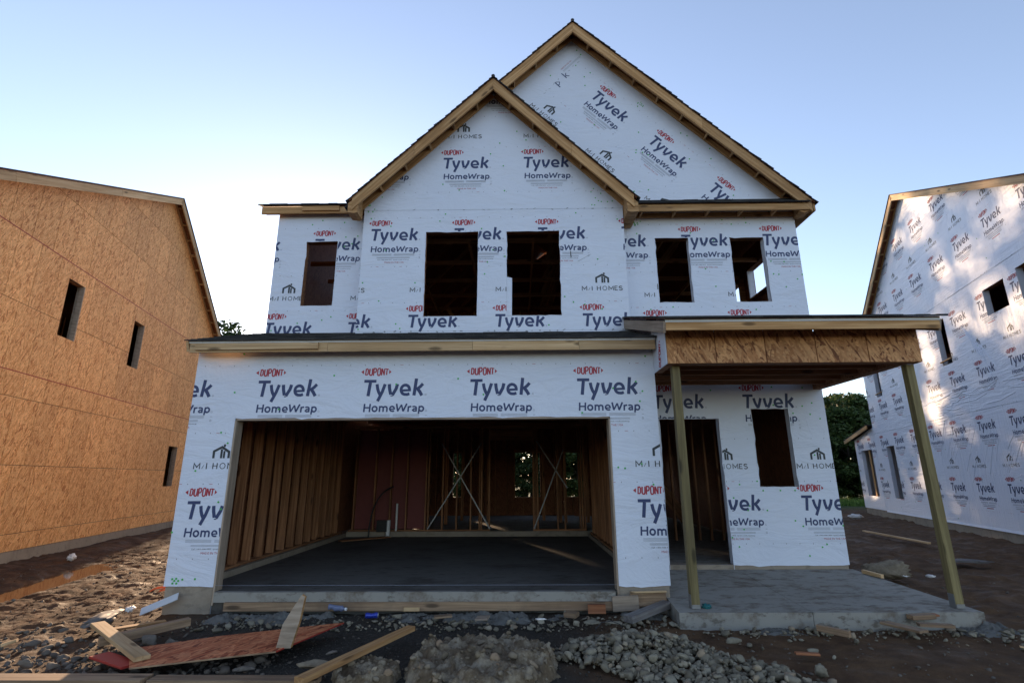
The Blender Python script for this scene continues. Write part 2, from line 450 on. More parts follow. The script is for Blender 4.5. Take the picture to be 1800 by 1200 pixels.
# ------------------------------------------------------------------ print on the wrap
def stroke(pts, w_, closed=False, slant=0.0):
    """mitred stroke -> list of convex quads"""
    P_ = [Vector((p[0] + slant * p[1], p[1])) for p in pts]; n = len(P_); h = w_ / 2; L_ = []; R_ = []
    for i, p in enumerate(P_):
        a = P_[i - 1] if (i > 0 or closed) else None
        b = P_[(i + 1) % n] if (i < n - 1 or closed) else None
        d1 = (p - a).normalized() if a is not None else None
        d2 = (b - p).normalized() if b is not None else None
        if d1 is None: d1 = d2
        if d2 is None: d2 = d1
        n1 = Vector((-d1.y, d1.x)); n2 = Vector((-d2.y, d2.x)); m = (n1 + n2)
        m = m.normalized() if m.length > 1e-4 else n1
        k = min(1 / max(m.dot(n1), .35), 2.0)
        L_.append(p + m * h * k); R_.append(p - m * h * k)
    q = []
    for i in range(n if closed else n - 1):
        j = (i + 1) % n
        q.append([tuple(R_[i]), tuple(R_[j]), tuple(L_[j]), tuple(L_[i])])
    return q
def arc(cx, cy, rx, ry, a0, a1, k=10):
    return [(cx + rx * math.cos(R(a0 + (a1 - a0) * i / k)), cy + ry * math.sin(R(a0 + (a1 - a0) * i / k))) for i in range(k + 1)]
def ring(cx, cy, rx, ry, w_, k=14): return stroke(arc(cx, cy, rx, ry, 0, 360 * (k - 1) / k, k - 1), w_, True)

GL = []   # (layer, material key, quad)
def gadd(dst, quads, x, y, s, mat, lay=0, sy=None):
    for i, q in enumerate(quads):
        dst.append((lay, mat, [(x + a * s, y + b * (sy or s)) for a, b in q]))
def tyvek(dst, mat='navy'):
    k = .228; z = lambda a, b: ((a - 55) / 257, -(b - 255) / 257)
    def S(pts, wd, lay=0, closed=False): gadd(dst, stroke([z(*p) for p in pts], wd / 257, closed), 0, 0, k, mat, lay)
    S([(55, 278), (245, 278)], 45); S([(152, 300), (128, 512)], 50)
    S([(258, 325), (272, 400), (290, 450), (318, 500)], 48, 0); S([(385, 325), (345, 450), (280, 592)], 48, 1)
    S([(450, 325), (458, 400), (480, 490)], 50, 0); S([(478, 512), (515, 512)], 14, 2); S([(578, 325), (560, 400), (505, 500)], 50, 1)
    S([z2 for z2 in arc(706, 415, 68, 74, -5, -330, 18)][::1], 46, 0) if False else None
    e = [(706 + 66 * math.cos(R(a)), 417 - 76 * math.sin(R(a))) for a in range(-8, 316, 18)]
    # bowl of the e: from the bar end over the top, round the left, to the foot
    e = [(770, 425)] + [(704 + 66 * math.cos(R(a)), 415 - 74 * math.sin(R(a))) for a in range(8, 262, 18)] + [(735, 490), (772, 478)]
    S(e, 45, 0); S([(645, 428), (792, 421)], 36, 1)
    S([(872, 240), (843, 506)], 50); S([(978, 322), (935, 370), (880, 412)], 48, 1); S([(895, 400), (930, 445), (965, 506)], 50, 2)
    gadd(dst, ring(*z(1024, 492), .045, .045, .02, 8), 0, 0, k, 'greyp')
def homewrap(dst, mat='navy'):
    k = .112; z = lambda a, b: ((a - 70) / 125 + .10, -(b - 635) / 125)
    def S(pts, wd=25, lay=0, closed=False): gadd(dst, stroke([z(*p) for p in pts], wd / 125, closed), 0, -.335, k, mat, lay)
    def O(cx, cy, rx, ry, wd=25): gadd(dst, [[z(*p) for p in q] for q in ring(cx, cy, rx, ry, wd, 12)], 0, -.335, k, mat)
    S([(86, 635), (80, 760)]); S([(172, 635), (166, 760)]); S([(86, 694), (168, 694)], 22, 1)
    O(243, 713, 36, 38)
    S([(322, 668), (318, 760)]); S([(320, 690), (345, 678), (368, 684), (376, 705), (374, 760)], 24, 1); S([(378, 690), (402, 678), (426, 684), (434, 705), (432, 760)], 24, 2)
    S([(545, 716)] + [(510 + 34 * math.cos(R(a)), 712 - 36 * math.sin(R(a))) for a in range(10, 260, 24)] + [(525, 750), (545, 744)], 24); S([(480, 719), (556, 716)], 18, 1)
    S([(578, 635), (600, 752)], 26); S([(598, 752), (655, 650)], 22, 1); S([(655, 650), (680, 752)], 22, 2); S([(680, 752), (735, 635)], 26, 3)
    S([(762, 672), (757, 760)]); S([(760, 700), (775, 682), (806, 678)], 24, 1)
    S([(822, 682), (850, 678), (876, 686), (882, 706), (880, 758)], 23); S([(880, 715), (845, 714), (828, 735), (845, 750), (880, 744)], 22, 1)
    S([(930, 670), (918, 790)]); gadd(dst, [[z(*p) for p in q] for q in ring(958, 714, 34, 36, 24, 12)], 0, -.335, k, mat, 1)
    gadd(dst, ring(*z(1032, 745), .10, .10, .03, 8), 0, -.335, k, 'greyp')
def dupont(dst):
    # lens-shaped lettering with pointed caps, x 0..460, centre y 0
    s = .41 / 460
    H = lambda x: 18 + 42 * math.sqrt(max(0, 1 - ((x - 230) / 262) ** 2))
    def S(pts, wd=21, lay=0, closed=False):
        wd = wd + 2 if wd == 17 else wd
        P_ = [(a, b * H(a)) for a, b in pts]
        gadd(dst, stroke(P_, wd, closed), -.047, .11, s, 'redp', lay)
    S([(66, -.85), (72, .85), (92, .88), (106, .55), (102, -.55), (88, -.86)], 17, 0, True)
    S([(130, .9), (126, -.6), (138, -.9), (156, -.9), (168, -.6), (172, .9)])
    S([(188, -1.0), (194, .92), (222, .92), (232, .6), (228, .1), (216, -.1), (194, -.1)], 17)
    S([(254, .6), (266, .94), (288, .94), (297, .6), (294, -.6), (282, -.94), (262, -.94), (252, -.6)], 17, 0, True)
    S([(314, -.95), (320, .95)]); S([(322, .9), (356, -.9)], 17, 1); S([(356, -.95), (362, .95)], 17, 2)
    S([(372, .90), (424, .90)], 15); S([(399, .85), (394, -.95)], 17, 1)
    for q in ([(-6, 0), (20, -22), (38, -32), (38, 32)], [(468, 0), (434, 32), (432, -32), (450, -18)]):
        gadd(dst, [q], -.047, .11, s, 'redp')
_tx = {}
def text_tris(body):
    if body in _tx: return _tx[body]
    cu = bpy.data.curves.new('t', 'FONT'); cu.body = body; cu.resolution_u = 1; cu.size = 1
    o = bpy.data.objects.new('t', cu); col.objects.link(o)
    dg = bpy.context.evaluated_depsgraph_get(); me = o.evaluated_get(dg).to_mesh()
    me.calc_loop_triangles()
    T_ = [[(me.vertices[i].co.x, me.vertices[i].co.y) for i in t.vertices] for t in me.loop_triangles]
    T_ = [t if area(t) > 0 else t[::-1] for t in T_]
    bpy.data.objects.remove(o); bpy.data.curves.remove(cu)
    _tx[body] = T_
    return T_
def put_text(dst, body, x, y, wd, mat, h=None):
    T_ = text_tris(body); mx = max(p[0] for t in T_ for p in t); s = wd / mx
    for t in T_: dst.append((0, mat, [(x + a * s, y + b * (h or s)) for a, b in t]))
def block(small=True):
    d = []; tyvek(d); homewrap(d); dupont(d)
    for v in (-.485, -.499, -.513):
        for a, b in ((.04, .38), (.42, .78)):
            d.append((0, 'greyp', [(a, v), (b, v), (b, v + .0055), (a, v + .0055)]))
    for v in (-.548, -.562):
        d.append((0, 'greyp', [(.12, v), (.70, v), (.70, v + .006), (.12, v + .006)]))
    if small:
        put_text(d, 'Call 1-800-448-9835  tyvek.com/homewrap', .13, -.60, .56, 'blackp', .026)
        put_text(d, 'MADE IN THE USA', .26, -.655, .34, 'redp', .04)
    else:
        d.append((0, 'greyp', [(.13, -.60), (.69, -.60), (.69, -.585), (.13, -.585)]))
        d.append((0, 'redp', [(.27, -.65), (.60, -.65), (.60, -.632), (.27, -.632)]))
    d.append((0, 'greyp', [(.86, -.50), (.89, -.50), (.89, -.494), (.86, -.494)]))
    for q in ring(.872, -.55, .011, .014, .005, 6): d.append((0, 'greyp', q))
    return d
def homes():
    d = []; k = .00124; z = lambda a, b: ((a - 472), -(b - 468))
    def S(pts, wd=11, lay=0, closed=False, c=False): gadd(d, stroke([z(*p) for p in pts], wd, closed), 0, 0, k, 'blackp', lay)
    S([(475, 530), (475, 470), (507, 512), (538, 470), (538, 530)]); S([(562, 527), (582, 490)], 5)
    S([(612, 468), (612, 530)]); S([(682, 468), (682, 530)]); S([(726, 468), (726, 530)]); S([(682, 498), (726, 498)], 7, 1)
    gadd(d, [[z(*p) for p in q] for q in ring(786, 499, 28, 29, 7.5, 16)], 0, 0, k, 'blackp')
    S([(842, 530), (842, 470), (873, 512), (903, 470), (903, 530)])
    S([(962, 471), (925, 471), (925, 527), (962, 527)]); S([(926, 498), (958, 498)], 7, 1)
    S([(1025, 478), (1008, 470), (990, 473), (984, 484), (992, 494), (1018, 502), (1026, 514), (1018, 526), (1000, 530), (982, 522)])
    S([(673, 418), (673, 345), (757, 300), (838, 352), (838, 418)], 26)
    S([(757, 322), (757, 418)], 24, 1); S([(787, 340), (787, 418)], 22, 1); S([(783, 270), (783, 298)], 22, 1)
    return d
BLOCK, BLOCKL, HOMES = block(True), block(False), homes()

class Print:
    def __init__(s, fr, outer, holes): s.fr = fr; s.outer = outer; s.holes = holes; s.mb = MB(); s.nails = MB(); s.own = []; s.folds = MB()
    def put(s, items, x, y, ang=0.0, clipr=None, lift=.0022, own=None):
        mb_ = s.mb
        if own: mb_ = MB(); s.own.append((own, mb_))
        c, sn = math.cos(R(ang)), math.sin(R(ang))
        xs = [p[0] for p in s.outer]; ys = [p[1] for p in s.outer]
        for lay, mat, q in items:
            p = [(x + a * c - b * sn, y + a * sn + b * c) for a, b in q]
            if max(t[0] for t in p) < min(xs) or min(t[0] for t in p) > max(xs) or max(t[1] for t in p) < min(ys) or min(t[1] for t in p) > max(ys): continue
            if area(p) < 0: p = p[::-1]
            p = clip_conv(p, s.outer)
            if clipr and len(p) > 2: p = clip_conv(p, clipr)
            if len(p) < 3: continue
            for r_ in subtract([p], s.holes):
                mb_.add([s.fr(u, v, lift + lay * .0004) for u, v in r_], [tuple(range(len(r_)))], M[mat])
    def sheet(s, x0, z0, n0, n1, ang=0, blk=None, per=1.475, clipr=None, rows='LMU'):
        c, sn = math.cos(R(ang)), math.sin(R(ang)); blk = blk or BLOCK
        def at(a, b): return x0 + a * c - b * sn, z0 + a * sn + b * c
        for k in range(n0, n1 + 1):
            if 'L' in rows: s.put(blk, *at(k * per, 0), ang, clipr, own='brand_print')
            if 'M' in rows: s.put(HOMES, *at(k * per + .005, .485), ang, clipr, own='builder_print')
            if 'U' in rows: s.put(blk, *at(k * per + .745, 1.60), ang, clipr, own='brand_print')
        tk = []
        for v in (.205, .87, 1.80, -.72):
            a = n0 * per
            while a < n1 * per + 1.4:
                tk.append((0, 'blackp', [(a, v), (a + .006, v), (a + .006, v + .016), (a, v + .016)])); a += .205
                if random.random() < .12: tk.append((0, 'redp', [(a - .12, v + .006), (a - .075, v + .006), (a - .075, v + .011), (a - .12, v + .011)]))
        s.put(tk, *at(0, 0), ang, clipr)
    def rect(s, x0, z0, x1, z1, mat='darkmark', ang=0):
        s.put([(1, mat, [(0, 0), (x1 - x0, 0), (x1 - x0, z1 - z0), (0, z1 - z0)])], x0, z0, ang)
    def nail(s, u, v, r=.013):
        if any(a - r < u < c + r and b - r < v < d + r for a, b, c, d in s.holes): return
        if len(clip_conv([(u - r, v - r), (u + r, v - r), (u + r, v + r), (u - r, v + r)], s.outer)) != 4: return
        pts = [(u + r * math.cos(a), v + r * math.sin(a)) for a in [i * math.pi / 4 for i in range(8)]]
        s.nails.prism(s.fr, pts, .001, .0065, M['green'])
    def scatter(s, n, seed=1):
        r = random.Random(seed)
        xs = [p[0] for p in s.outer]; ys = [p[1] for p in s.outer]
        for _ in range(n): s.nail(r.uniform(min(xs), max(xs)), r.uniform(min(ys), max(ys)))
    def seam(s, z, x0, x1, seed=3):
        """lap of two sheets with its row of staples and smudges"""
        r = random.Random(seed)
        s.rect(x0, z, x1, z + .004, 'greyp')
        x = x0 + .05
        while x < x1 - .05:
            if r.random() < .75:
                s.rect(x, z - .005 + r.uniform(-.012, .012), x + r.uniform(.02, .05), z + r.uniform(.004, .012), 'darkmark', r.choice((0, 25, -25)))
            x += r.uniform(.08, .2)
    def crease(s, n, seed, mat, xr=None, zr=None, hmax=.006, ang=None):
        # long shallow creases pulled through the film from its fasteners
        r = random.Random(seed); xs = [p[0] for p in s.outer]; ys = [p[1] for p in s.outer]
        xr = xr or (min(xs), max(xs)); zr = zr or (min(ys), max(ys))
        for _ in range(n):
            a = R(r.choice(ang) + r.uniform(-12, 12)) if ang else R(r.uniform(-80, 80)); L = r.uniform(.15, .75); c = Vector((r.uniform(*xr), r.uniform(*zr)))
            d = Vector((math.cos(a), math.sin(a))); nn = Vector((-d.y, d.x)); w_ = r.uniform(.006, .016); h = r.uniform(.35, 1) * hmax; k = r.uniform(-.12, .12)
            pts = [c + d * L * (q / 4 - .5) + nn * k * L * math.sin(math.pi * q / 4) for q in range(5)]
            for q in range(4):
                e0, e1 = math.sin(math.pi * q / 4), math.sin(math.pi * (q + 1) / 4)
                quad = [pts[q] - nn * w_ * e0, pts[q + 1] - nn * w_ * e1, pts[q + 1] + nn * w_ * e1, pts[q] + nn * w_ * e0]
                tq = [tuple(z) for z in quad]
                if any(len(clip_conv([(u - .01, v - .01), (u + .01, v - .01), (u + .01, v + .01), (u - .01, v + .01)], s.outer)) != 4 for u, v in tq): break
                if any(x0 - .03 < u < x1 + .03 and z0 - .03 < v < z1 + .03 for u, v in tq for x0, z0, x1, z1 in s.holes): break
                A, B = pts[q], pts[q + 1]
                s.folds.add([s.fr(*tq[0], .0006), s.fr(*tq[1], .0006), s.fr(B.x, B.y, .0006 + h * e1), s.fr(A.x, A.y, .0006 + h * e0), s.fr(*tq[2], .0006), s.fr(*tq[3], .0006)], [(0, 1, 2, 3), (3, 2, 4, 5)], mat)
    def done(s, parent):
        if s.mb.v: s.mb.build('print_marks', parent, kind='stuff')
        if s.folds.v: s.folds.build('film_creases', parent, kind='stuff')
        for nm, m_ in s.own:
            if m_.v: m_.build(nm, parent)
        if s.nails.v: s.nails.build('nail_caps', parent, kind='stuff')
def roughen(mb): pass

# ------------------------------------------------------------------ THE HOUSE UNDER CONSTRUCTION
HOUSE = empty('main_house', (0.3, 7.05, 0), 'two-storey unfinished house in printed white wrap with open garage, in the middle', 'house')
def opening(name, fr, rect, depth, parent, mat=None, jr=None, th=.034, sill=True, start=.0):
    x0, z0, x1, z1 = rect; mat = mat or M['stud']; jr = jr or mat
    mb = MB()
    mb.prism(fr, [(x0 - th, z0), (x0 + .001, z0), (x0 + .001, z1), (x0 - th, z1)], -depth, -start, mat)
    mb.prism(fr, [(x1 - .001, z0), (x1 + th, z0), (x1 + th, z1), (x1 - .001, z1)], -depth, -start, jr)
    mb.prism(fr, [(x0 - th, z1 - .001), (x1 + th, z1 - .001), (x1 + th, z1 + .09), (x0 - th, z1 + .09)], -depth, -start, mat)
    if sill: mb.prism(fr, [(x0 - th, z0 - th), (x1 + th, z0 - th), (x1 + th, z0 + .001), (x0 - th, z0 + .001)], -depth, -start, mat)
    return mb.build(name, parent)
def studs(fr, us, z0, z1, depth, back, parent, mat=None, name='stud', w_=.038):
    for u in us:
        a, b = fr(u, z0, -back - depth / 2), fr(u, z1, -back - depth / 2)
        board(name, a, b, w_, depth, mat or M['stud'], parent, up=fr(1, 0, 0) - fr(0, 0, 0))

def ragged(fr, rect, parent, seed=1, sides='LRTB', amp=.013, mat=None):
    x0, z0, x1, z1 = rect; r = random.Random(seed); mb = MB(); mat = mat or M['wrap']
    def run(p, q, n):
        L = math.hypot(q[0] - p[0], q[1] - p[1]); k = max(3, int(L / .09)); d = [r.uniform(.15, 1) * amp for _ in range(k + 1)]
        for i in range(1, k): d[i] = (d[i - 1] + d[i]) / 2 if r.random() < .8 else d[i] * 1.8
        for i in range(k):
            a = (p[0] + (q[0] - p[0]) * i / k, p[1] + (q[1] - p[1]) * i / k); b = (p[0] + (q[0] - p[0]) * (i + 1) / k, p[1] + (q[1] - p[1]) * (i + 1) / k)
            mb.add([fr(*a, .0012), fr(*b, .0012), fr(b[0] + n[0] * d[i + 1], b[1] + n[1] * d[i + 1], .0012 + r.uniform(0, .006)), fr(a[0] + n[0] * d[i], a[1] + n[1] * d[i], .0012 + r.uniform(0, .006))], [(0, 1, 2, 3)], mat)
    if 'L' in sides: run((x0, z0), (x0, z1), (1, 0))
    if 'R' in sides: run((x1, z0), (x1, z1), (-1, 0))
    if 'T' in sides: run((x0, z1), (x1, z1), (0, -1))
    if 'B' in sides: run((x0, z0), (x1, z0), (0, 1))
    if 'H' in sides: run((x0, z0), (x1, z0), (0, -1))
    mb.build('cut_film_edge', parent, kind='stuff')
FG = frame((0, 7.05, 0), (1, 0, 0), (0, -1, 0))
FC = frame((0, 8.325, 0), (1, 0, 0), (0, -1, 0))
FM = frame((0, 8.652, 0), (1, 0, 0), (0, -1, 0))
FP = frame((0, 8.527, 0), (1, 0, 0), (0, -1, 0))
TH = .014
# -- garage front wall
gh = (-3.875, -1.0, 1.242, 2.413)
og = [(-4.51, .302), (1.889, .302), (1.889, 3.34), (-4.51, 3.34)]
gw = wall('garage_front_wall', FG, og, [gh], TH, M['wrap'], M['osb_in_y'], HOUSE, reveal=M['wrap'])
p = Print(FG, og, [(-3.875, -1, 1.242, 2.413)])
p.sheet(-4.357, 1.327, -1, 4); p.scatter(55, 11)
p.sheet(-4.357, 4.28, -1, 4, rows='L')
for q in ((-4.38, .36), (-4.35, .33), (-4.40, .33), (-4.41, .38), (-4.36, .385), (-4.33, .36), (-4.28, .375), (-4.12, .38)): p.nail(*q)
p.crease(34, 1, M['wrap'], (-3.8, 1.8), (2.45, 3.3), .0016, (-25, 20)); p.crease(26, 2, M['wrap'], (1.26, 1.87), (.35, 1.2), .0016, (-50, -35)); p.crease(16, 3, M['wrap'], (-4.5, -3.9), (.32, .8), .0016, (10, 25))
p.done(gw)
ragged(FG, gh, gw, 3, 'T', .016); ragged(FG, (-4.51, .302, -3.875, 1), gw, 4, 'H', .02); ragged(FG, (1.242, .302, 1.889, 1), gw, 5, 'H', .02)
opening('garage_door_frame', FG, (-3.875, .12, 1.242, 2.40), .17, HOUSE, M['jamb'], sill=False, start=.016)
mbx = MB(); mbx.prism(FG, [(-3.86, 2.375), (1.227, 2.375), (1.227, 2.409), (-3.86, 2.409)], -.17, -.003, M['jamb'])
mbx.build('head_trim', HOUSE)
for x in (-3.862, 1.229):
    board('door_jamb', (x, 7.05 + .083, .075), (x, 7.05 + .083, 2.372), .024, .178, M['jamb'], HOUSE, up=(1, 0, 0))
# foundation curbs
F = MB()
F.box((-4.49, 7.062, -.3), (-3.885, 7.22, .298), M['concrete']); F.box((-4.49, 7.225, -.3), (-4.22, 19, .317), M['concrete'])
F.box((1.252, 7.062, -.3), (1.875, 7.22, .298), M['concrete']); F.box((1.66, 7.225, -.3), (1.875, 13.1, .30), M['concrete'])
F.box((-4.215, 13.3, -.3), (1.655, 13.5, .35), M['concrete'])
F.box((1.88, 8.54, -.3), (5.01, 8.7, .304), M['concrete']); F.box((4.86, 8.705, -.3), (5.01, 19, .304), M['concrete'])
F.build('foundation', HOUSE)
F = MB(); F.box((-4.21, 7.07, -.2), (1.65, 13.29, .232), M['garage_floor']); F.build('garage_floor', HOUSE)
F = MB(); F.box((-3.82, 6.985, .12), (1.185, 7.066, .236), M['slab']); F.build('garage_door_lip', HOUSE)
F = MB(); F.box((1.90, 8.71, -.1), (4.85, 18.9, .30), M['slab']); F.box((-4.2, 13.51, -.1), (1.895, 18.9, .345), M['slab']); F.build('house_floor', HOUSE)
# -- garage roof strip: deck, fascia, shingles
sl = .33
def shed(name, x0, x1, y0, z0, y1, slope, parent, th=.014):
    z1 = z0 + (y1 - y0) * slope; mb = MB()
    vs = [(x0, y0, z0 - th), (x1, y0, z0 - th), (x1, y1, z1 - th), (x0, y1, z1 - th), (x0, y0, z0), (x1, y0, z0), (x1, y1, z1), (x0, y1, z1)]
    mb.add(vs, [(0, 3, 2, 1), (4, 5, 6, 7), (0, 1, 5, 4), (1, 2, 6, 5), (2, 3, 7, 6), (3, 0, 4, 7)], M['osb_in'])
    return mb.build(name, parent)
shed('roof_deck', -4.53, 1.875, 6.80, 3.440, 8.66, sl, HOUSE)
shingles('shingles', HOUSE, (-4.55, 6.78, 3.436), (1.875, 6.78, 3.436), (0, 1, sl), 1.95, .02)
mb = MB(); mb.box((-4.53, 6.796, 3.405), (1.865, 6.803, 3.438), M['drip']); mb.build('drip_edge', HOUSE)
xs = [-4.50, -2.60, -.62, .83, 1.865]
for a, b in zip(xs, xs[1:]):
    board('fascia_board', (a + .002, 6.825, 3.345), (b - .002, 6.825, 3.345), .135, .038, M['lumber_pale'], HOUSE)
board('fascia_scrap', (-4.40, 6.785, 3.348), (-2.72, 6.785, 3.352), .09, .036, M['lumber_pale'], HOUSE)
for i in range(12):
    x = -4.5 + i * .575
    if x < 1.86: board('rafter_tail', (x, 6.846, 3.355), (x, 7.046, 3.425), .085, .036, M['rake'], HOUSE)
board('rake_board', (-4.527, 6.80, 3.36), (-4.527, 8.64, 3.36 + 1.84 * sl), .14, .03, M['lumber_pale'], HOUSE)
# garage side walls (outer skins)
FS = frame((-4.51, 0, 0), (0, -1, 0), (-1, 0, 0))
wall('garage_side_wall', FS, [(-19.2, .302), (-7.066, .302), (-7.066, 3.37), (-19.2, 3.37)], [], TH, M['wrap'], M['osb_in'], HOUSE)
FR = frame((1.889, 0, 0), (0, 1, 0), (1, 0, 0))
wall('garage_right_wall', FR, [(7.066, .302), (8.51, .302), (8.51, 3.86), (7.066, 3.37)], [], TH, M['wrap'], M['osb_in'], HOUSE)
# -- upper centre bay
oc = [(-2.733, 3.80), (1.887, 3.80), (1.887, 6.30), (-.423, 8.70), (-2.733, 6.30)]
hc = [(-1.614, 4.243, -.683, 5.814), (-.19, 4.243, .752, 5.814)]
cw = wall('centre_bay_wall', FC, oc, hc, TH, M['wrap'], M['osb_in_y'], HOUSE)
p = Print(FC, oc, hc)
up = [(-2.74, 6.24), (1.9, 6.24), (1.9, 9), (-2.74, 9)]; lo = [(-2.74, 3.8), (1.9, 3.8), (1.9, 6.238), (-2.74, 6.238)]
p.sheet(-1.851, 4.28, -2, 3, clipr=lo); p.sheet(-1.341, 7.305, -2, 3, clipr=up)
p.seam(6.238, -2.73, 1.88); p.seam(3.985, -2.73, 1.88, 8); p.scatter(70, 5); p.crease(60, 4, M['wrap'], None, None, .0016)
for i in range(14): p.nail(1.2 + random.uniform(0, .62), 6.3 + random.uniform(0, .35), .011)
for i in range(9): p.nail(-2.70 + random.uniform(0, .3), 6.2 + random.uniform(0, .35), .011)
p.rect(.93, 5.30, .945, 5.42, 'blackp', 4); p.rect(1.05, 5.22, 1.32, 5.226, 'darkmark', 30)
p.done(cw)
# torn flap that half covers the lower left of the second window
mb = MB(); mb.prism(FC, [(-.192, 4.243), (-.098, 4.243), (-.092, 4.93), (-.192, 4.955)], -.012, -.002, M['wrap']); mb.build('wrap_flap', cw)
for i_, r_ in enumerate(hc): ragged(FC, r_, cw, 20 + i_)
for r_ in hc: opening('window_frame', FC, r_, .14, HOUSE, M['stud'], start=.016)
FCL = frame((-2.733, 0, 0), (0, -1, 0), (-1, 0, 0)); FCR = frame((1.887, 0, 0), (0, 1, 0), (1, 0, 0))
wall('bay_side_wall', FCL, [(-8.65, 3.8), (-8.34, 3.8), (-8.34, 6.32), (-8.65, 6.32)], [], TH, M['wrap'], M['osb_in'], HOUSE)
wall('bay_side_wall', FCR, [(8.34, 3.8), (8.65, 3.8), (8.65, 6.32), (8.34, 6.32)], [], TH, M['wrap'], M['osb_in'], HOUSE)
# -- upper wings
hl = [(-3.866, 4.565, -3.284, 5.814)]
ol = [(-4.423, 3.9), (-2.75, 3.9), (-2.75, 6.42), (-4.423, 6.42)]
lw = wall('left_wing_wall', FM, ol, hl, TH, M['wrap'], M['osb_in_y'], HOUSE)
p = Print(FM, ol, hl); p.sheet(-4.45, 4.26, -1, 2); p.scatter(26, 2); p.crease(25, 5, M['wrap'], None, None, .0016); p.done(lw)
ragged(FM, hl[0], lw, 30)
opening('window_frame', FM, hl[0], .14, HOUSE, M['stud'], start=.016)
hr = [(2.498, 4.565, 3.12, 5.814), (3.852, 4.565, 4.48, 5.814)]
orr = [(1.905, 3.9), (5.086, 3.9), (5.086, 6.40), (1.905, 6.40)]
rw = wall('right_wing_wall', FM, orr, hr, TH, M['wrap'], M['osb_in_y'], HOUSE)
p = Print(FM, orr, hr); p.sheet(2.245, 4.27, -1, 2); p.scatter(50, 3); p.crease(40, 6, M['wrap'], None, None, .0016); p.seam(4.24, 1.9, 5.08, 9)
for i in range(12): p.nail(2.0 + random.uniform(0, .35), 6.05 + random.uniform(0, .12), .011)
p.done(rw)
for i_, r_ in enumerate(hr): ragged(FM, r_, rw, 40 + i_)
for r_ in hr: opening('window_frame', FM, r_, .14, HOUSE, M['stud'], M['wrap_x'], start=.016)
# main gable
def zt(x, off=0.0): return 10.42 - .966 * abs(x - 1.137) - off
omg = [(-1.9, 6.42), (4.9, 6.42), (5.05, zt(5.05, .16)), (1.137, zt(1.137, .16)), (-1.9, zt(-1.9, .16))]
mg_ = wall('main_gable_wall', FM, omg, [], TH, M['wrap'], M['osb_in_y'], HOUSE)
p = Print(FM, omg, [])
a45 = -44.6; c_, s_ = math.cos(R(a45)), math.sin(R(a45))
x0, z0 = 1.634, 9.014                                     # first upright block of the tilted sheet (an upper row)
x0, z0 = x0 - (.745 * c_ - 1.60 * s_), z0 - (.745 * s_ + 1.60 * c_)
p.sheet(x0, z0, 0, 4, a45, rows='MU')
cl = [(.2, 8.9), (1.4, 8.9), (1.4, 10.2), (.2, 10.2)]
for ch, x, z in (('k', 1.00, 9.30), ('p', .83, 9.12)):
    d = []; put_text(d, ch, 0, 0, .11, 'navy', .22); p.put(d, x, z, 43)
d = []; put_text(d, 'MADE IN THE USA', 0, 0, .30, 'redp', .04); d.append((0, 'greyp', [(0, -.04), (.5, -.04), (.5, -.034), (0, -.034)])); d.append((0, 'greyp', [(0, -.06), (.5, -.06), (.5, -.054), (0, -.054)])); p.put(d, .92, 9.51, 46)
p.scatter(80, 6); p.crease(60, 7, M['wrap'], None, None, .0016)
for i in range(10): p.nail(2.35 + random.uniform(0, .15), 8.62 + random.uniform(0, .12), .010)
for i in range(8):
    p.rect(.55 + i * .10, 8.95 + i * .105, .60 + i * .10, 8.957 + i * .105, 'darkmark', 45 + random.uniform(-40, 40))
p.seam(6.50, 1.9, 5.0, 12)
p.done(mg_)
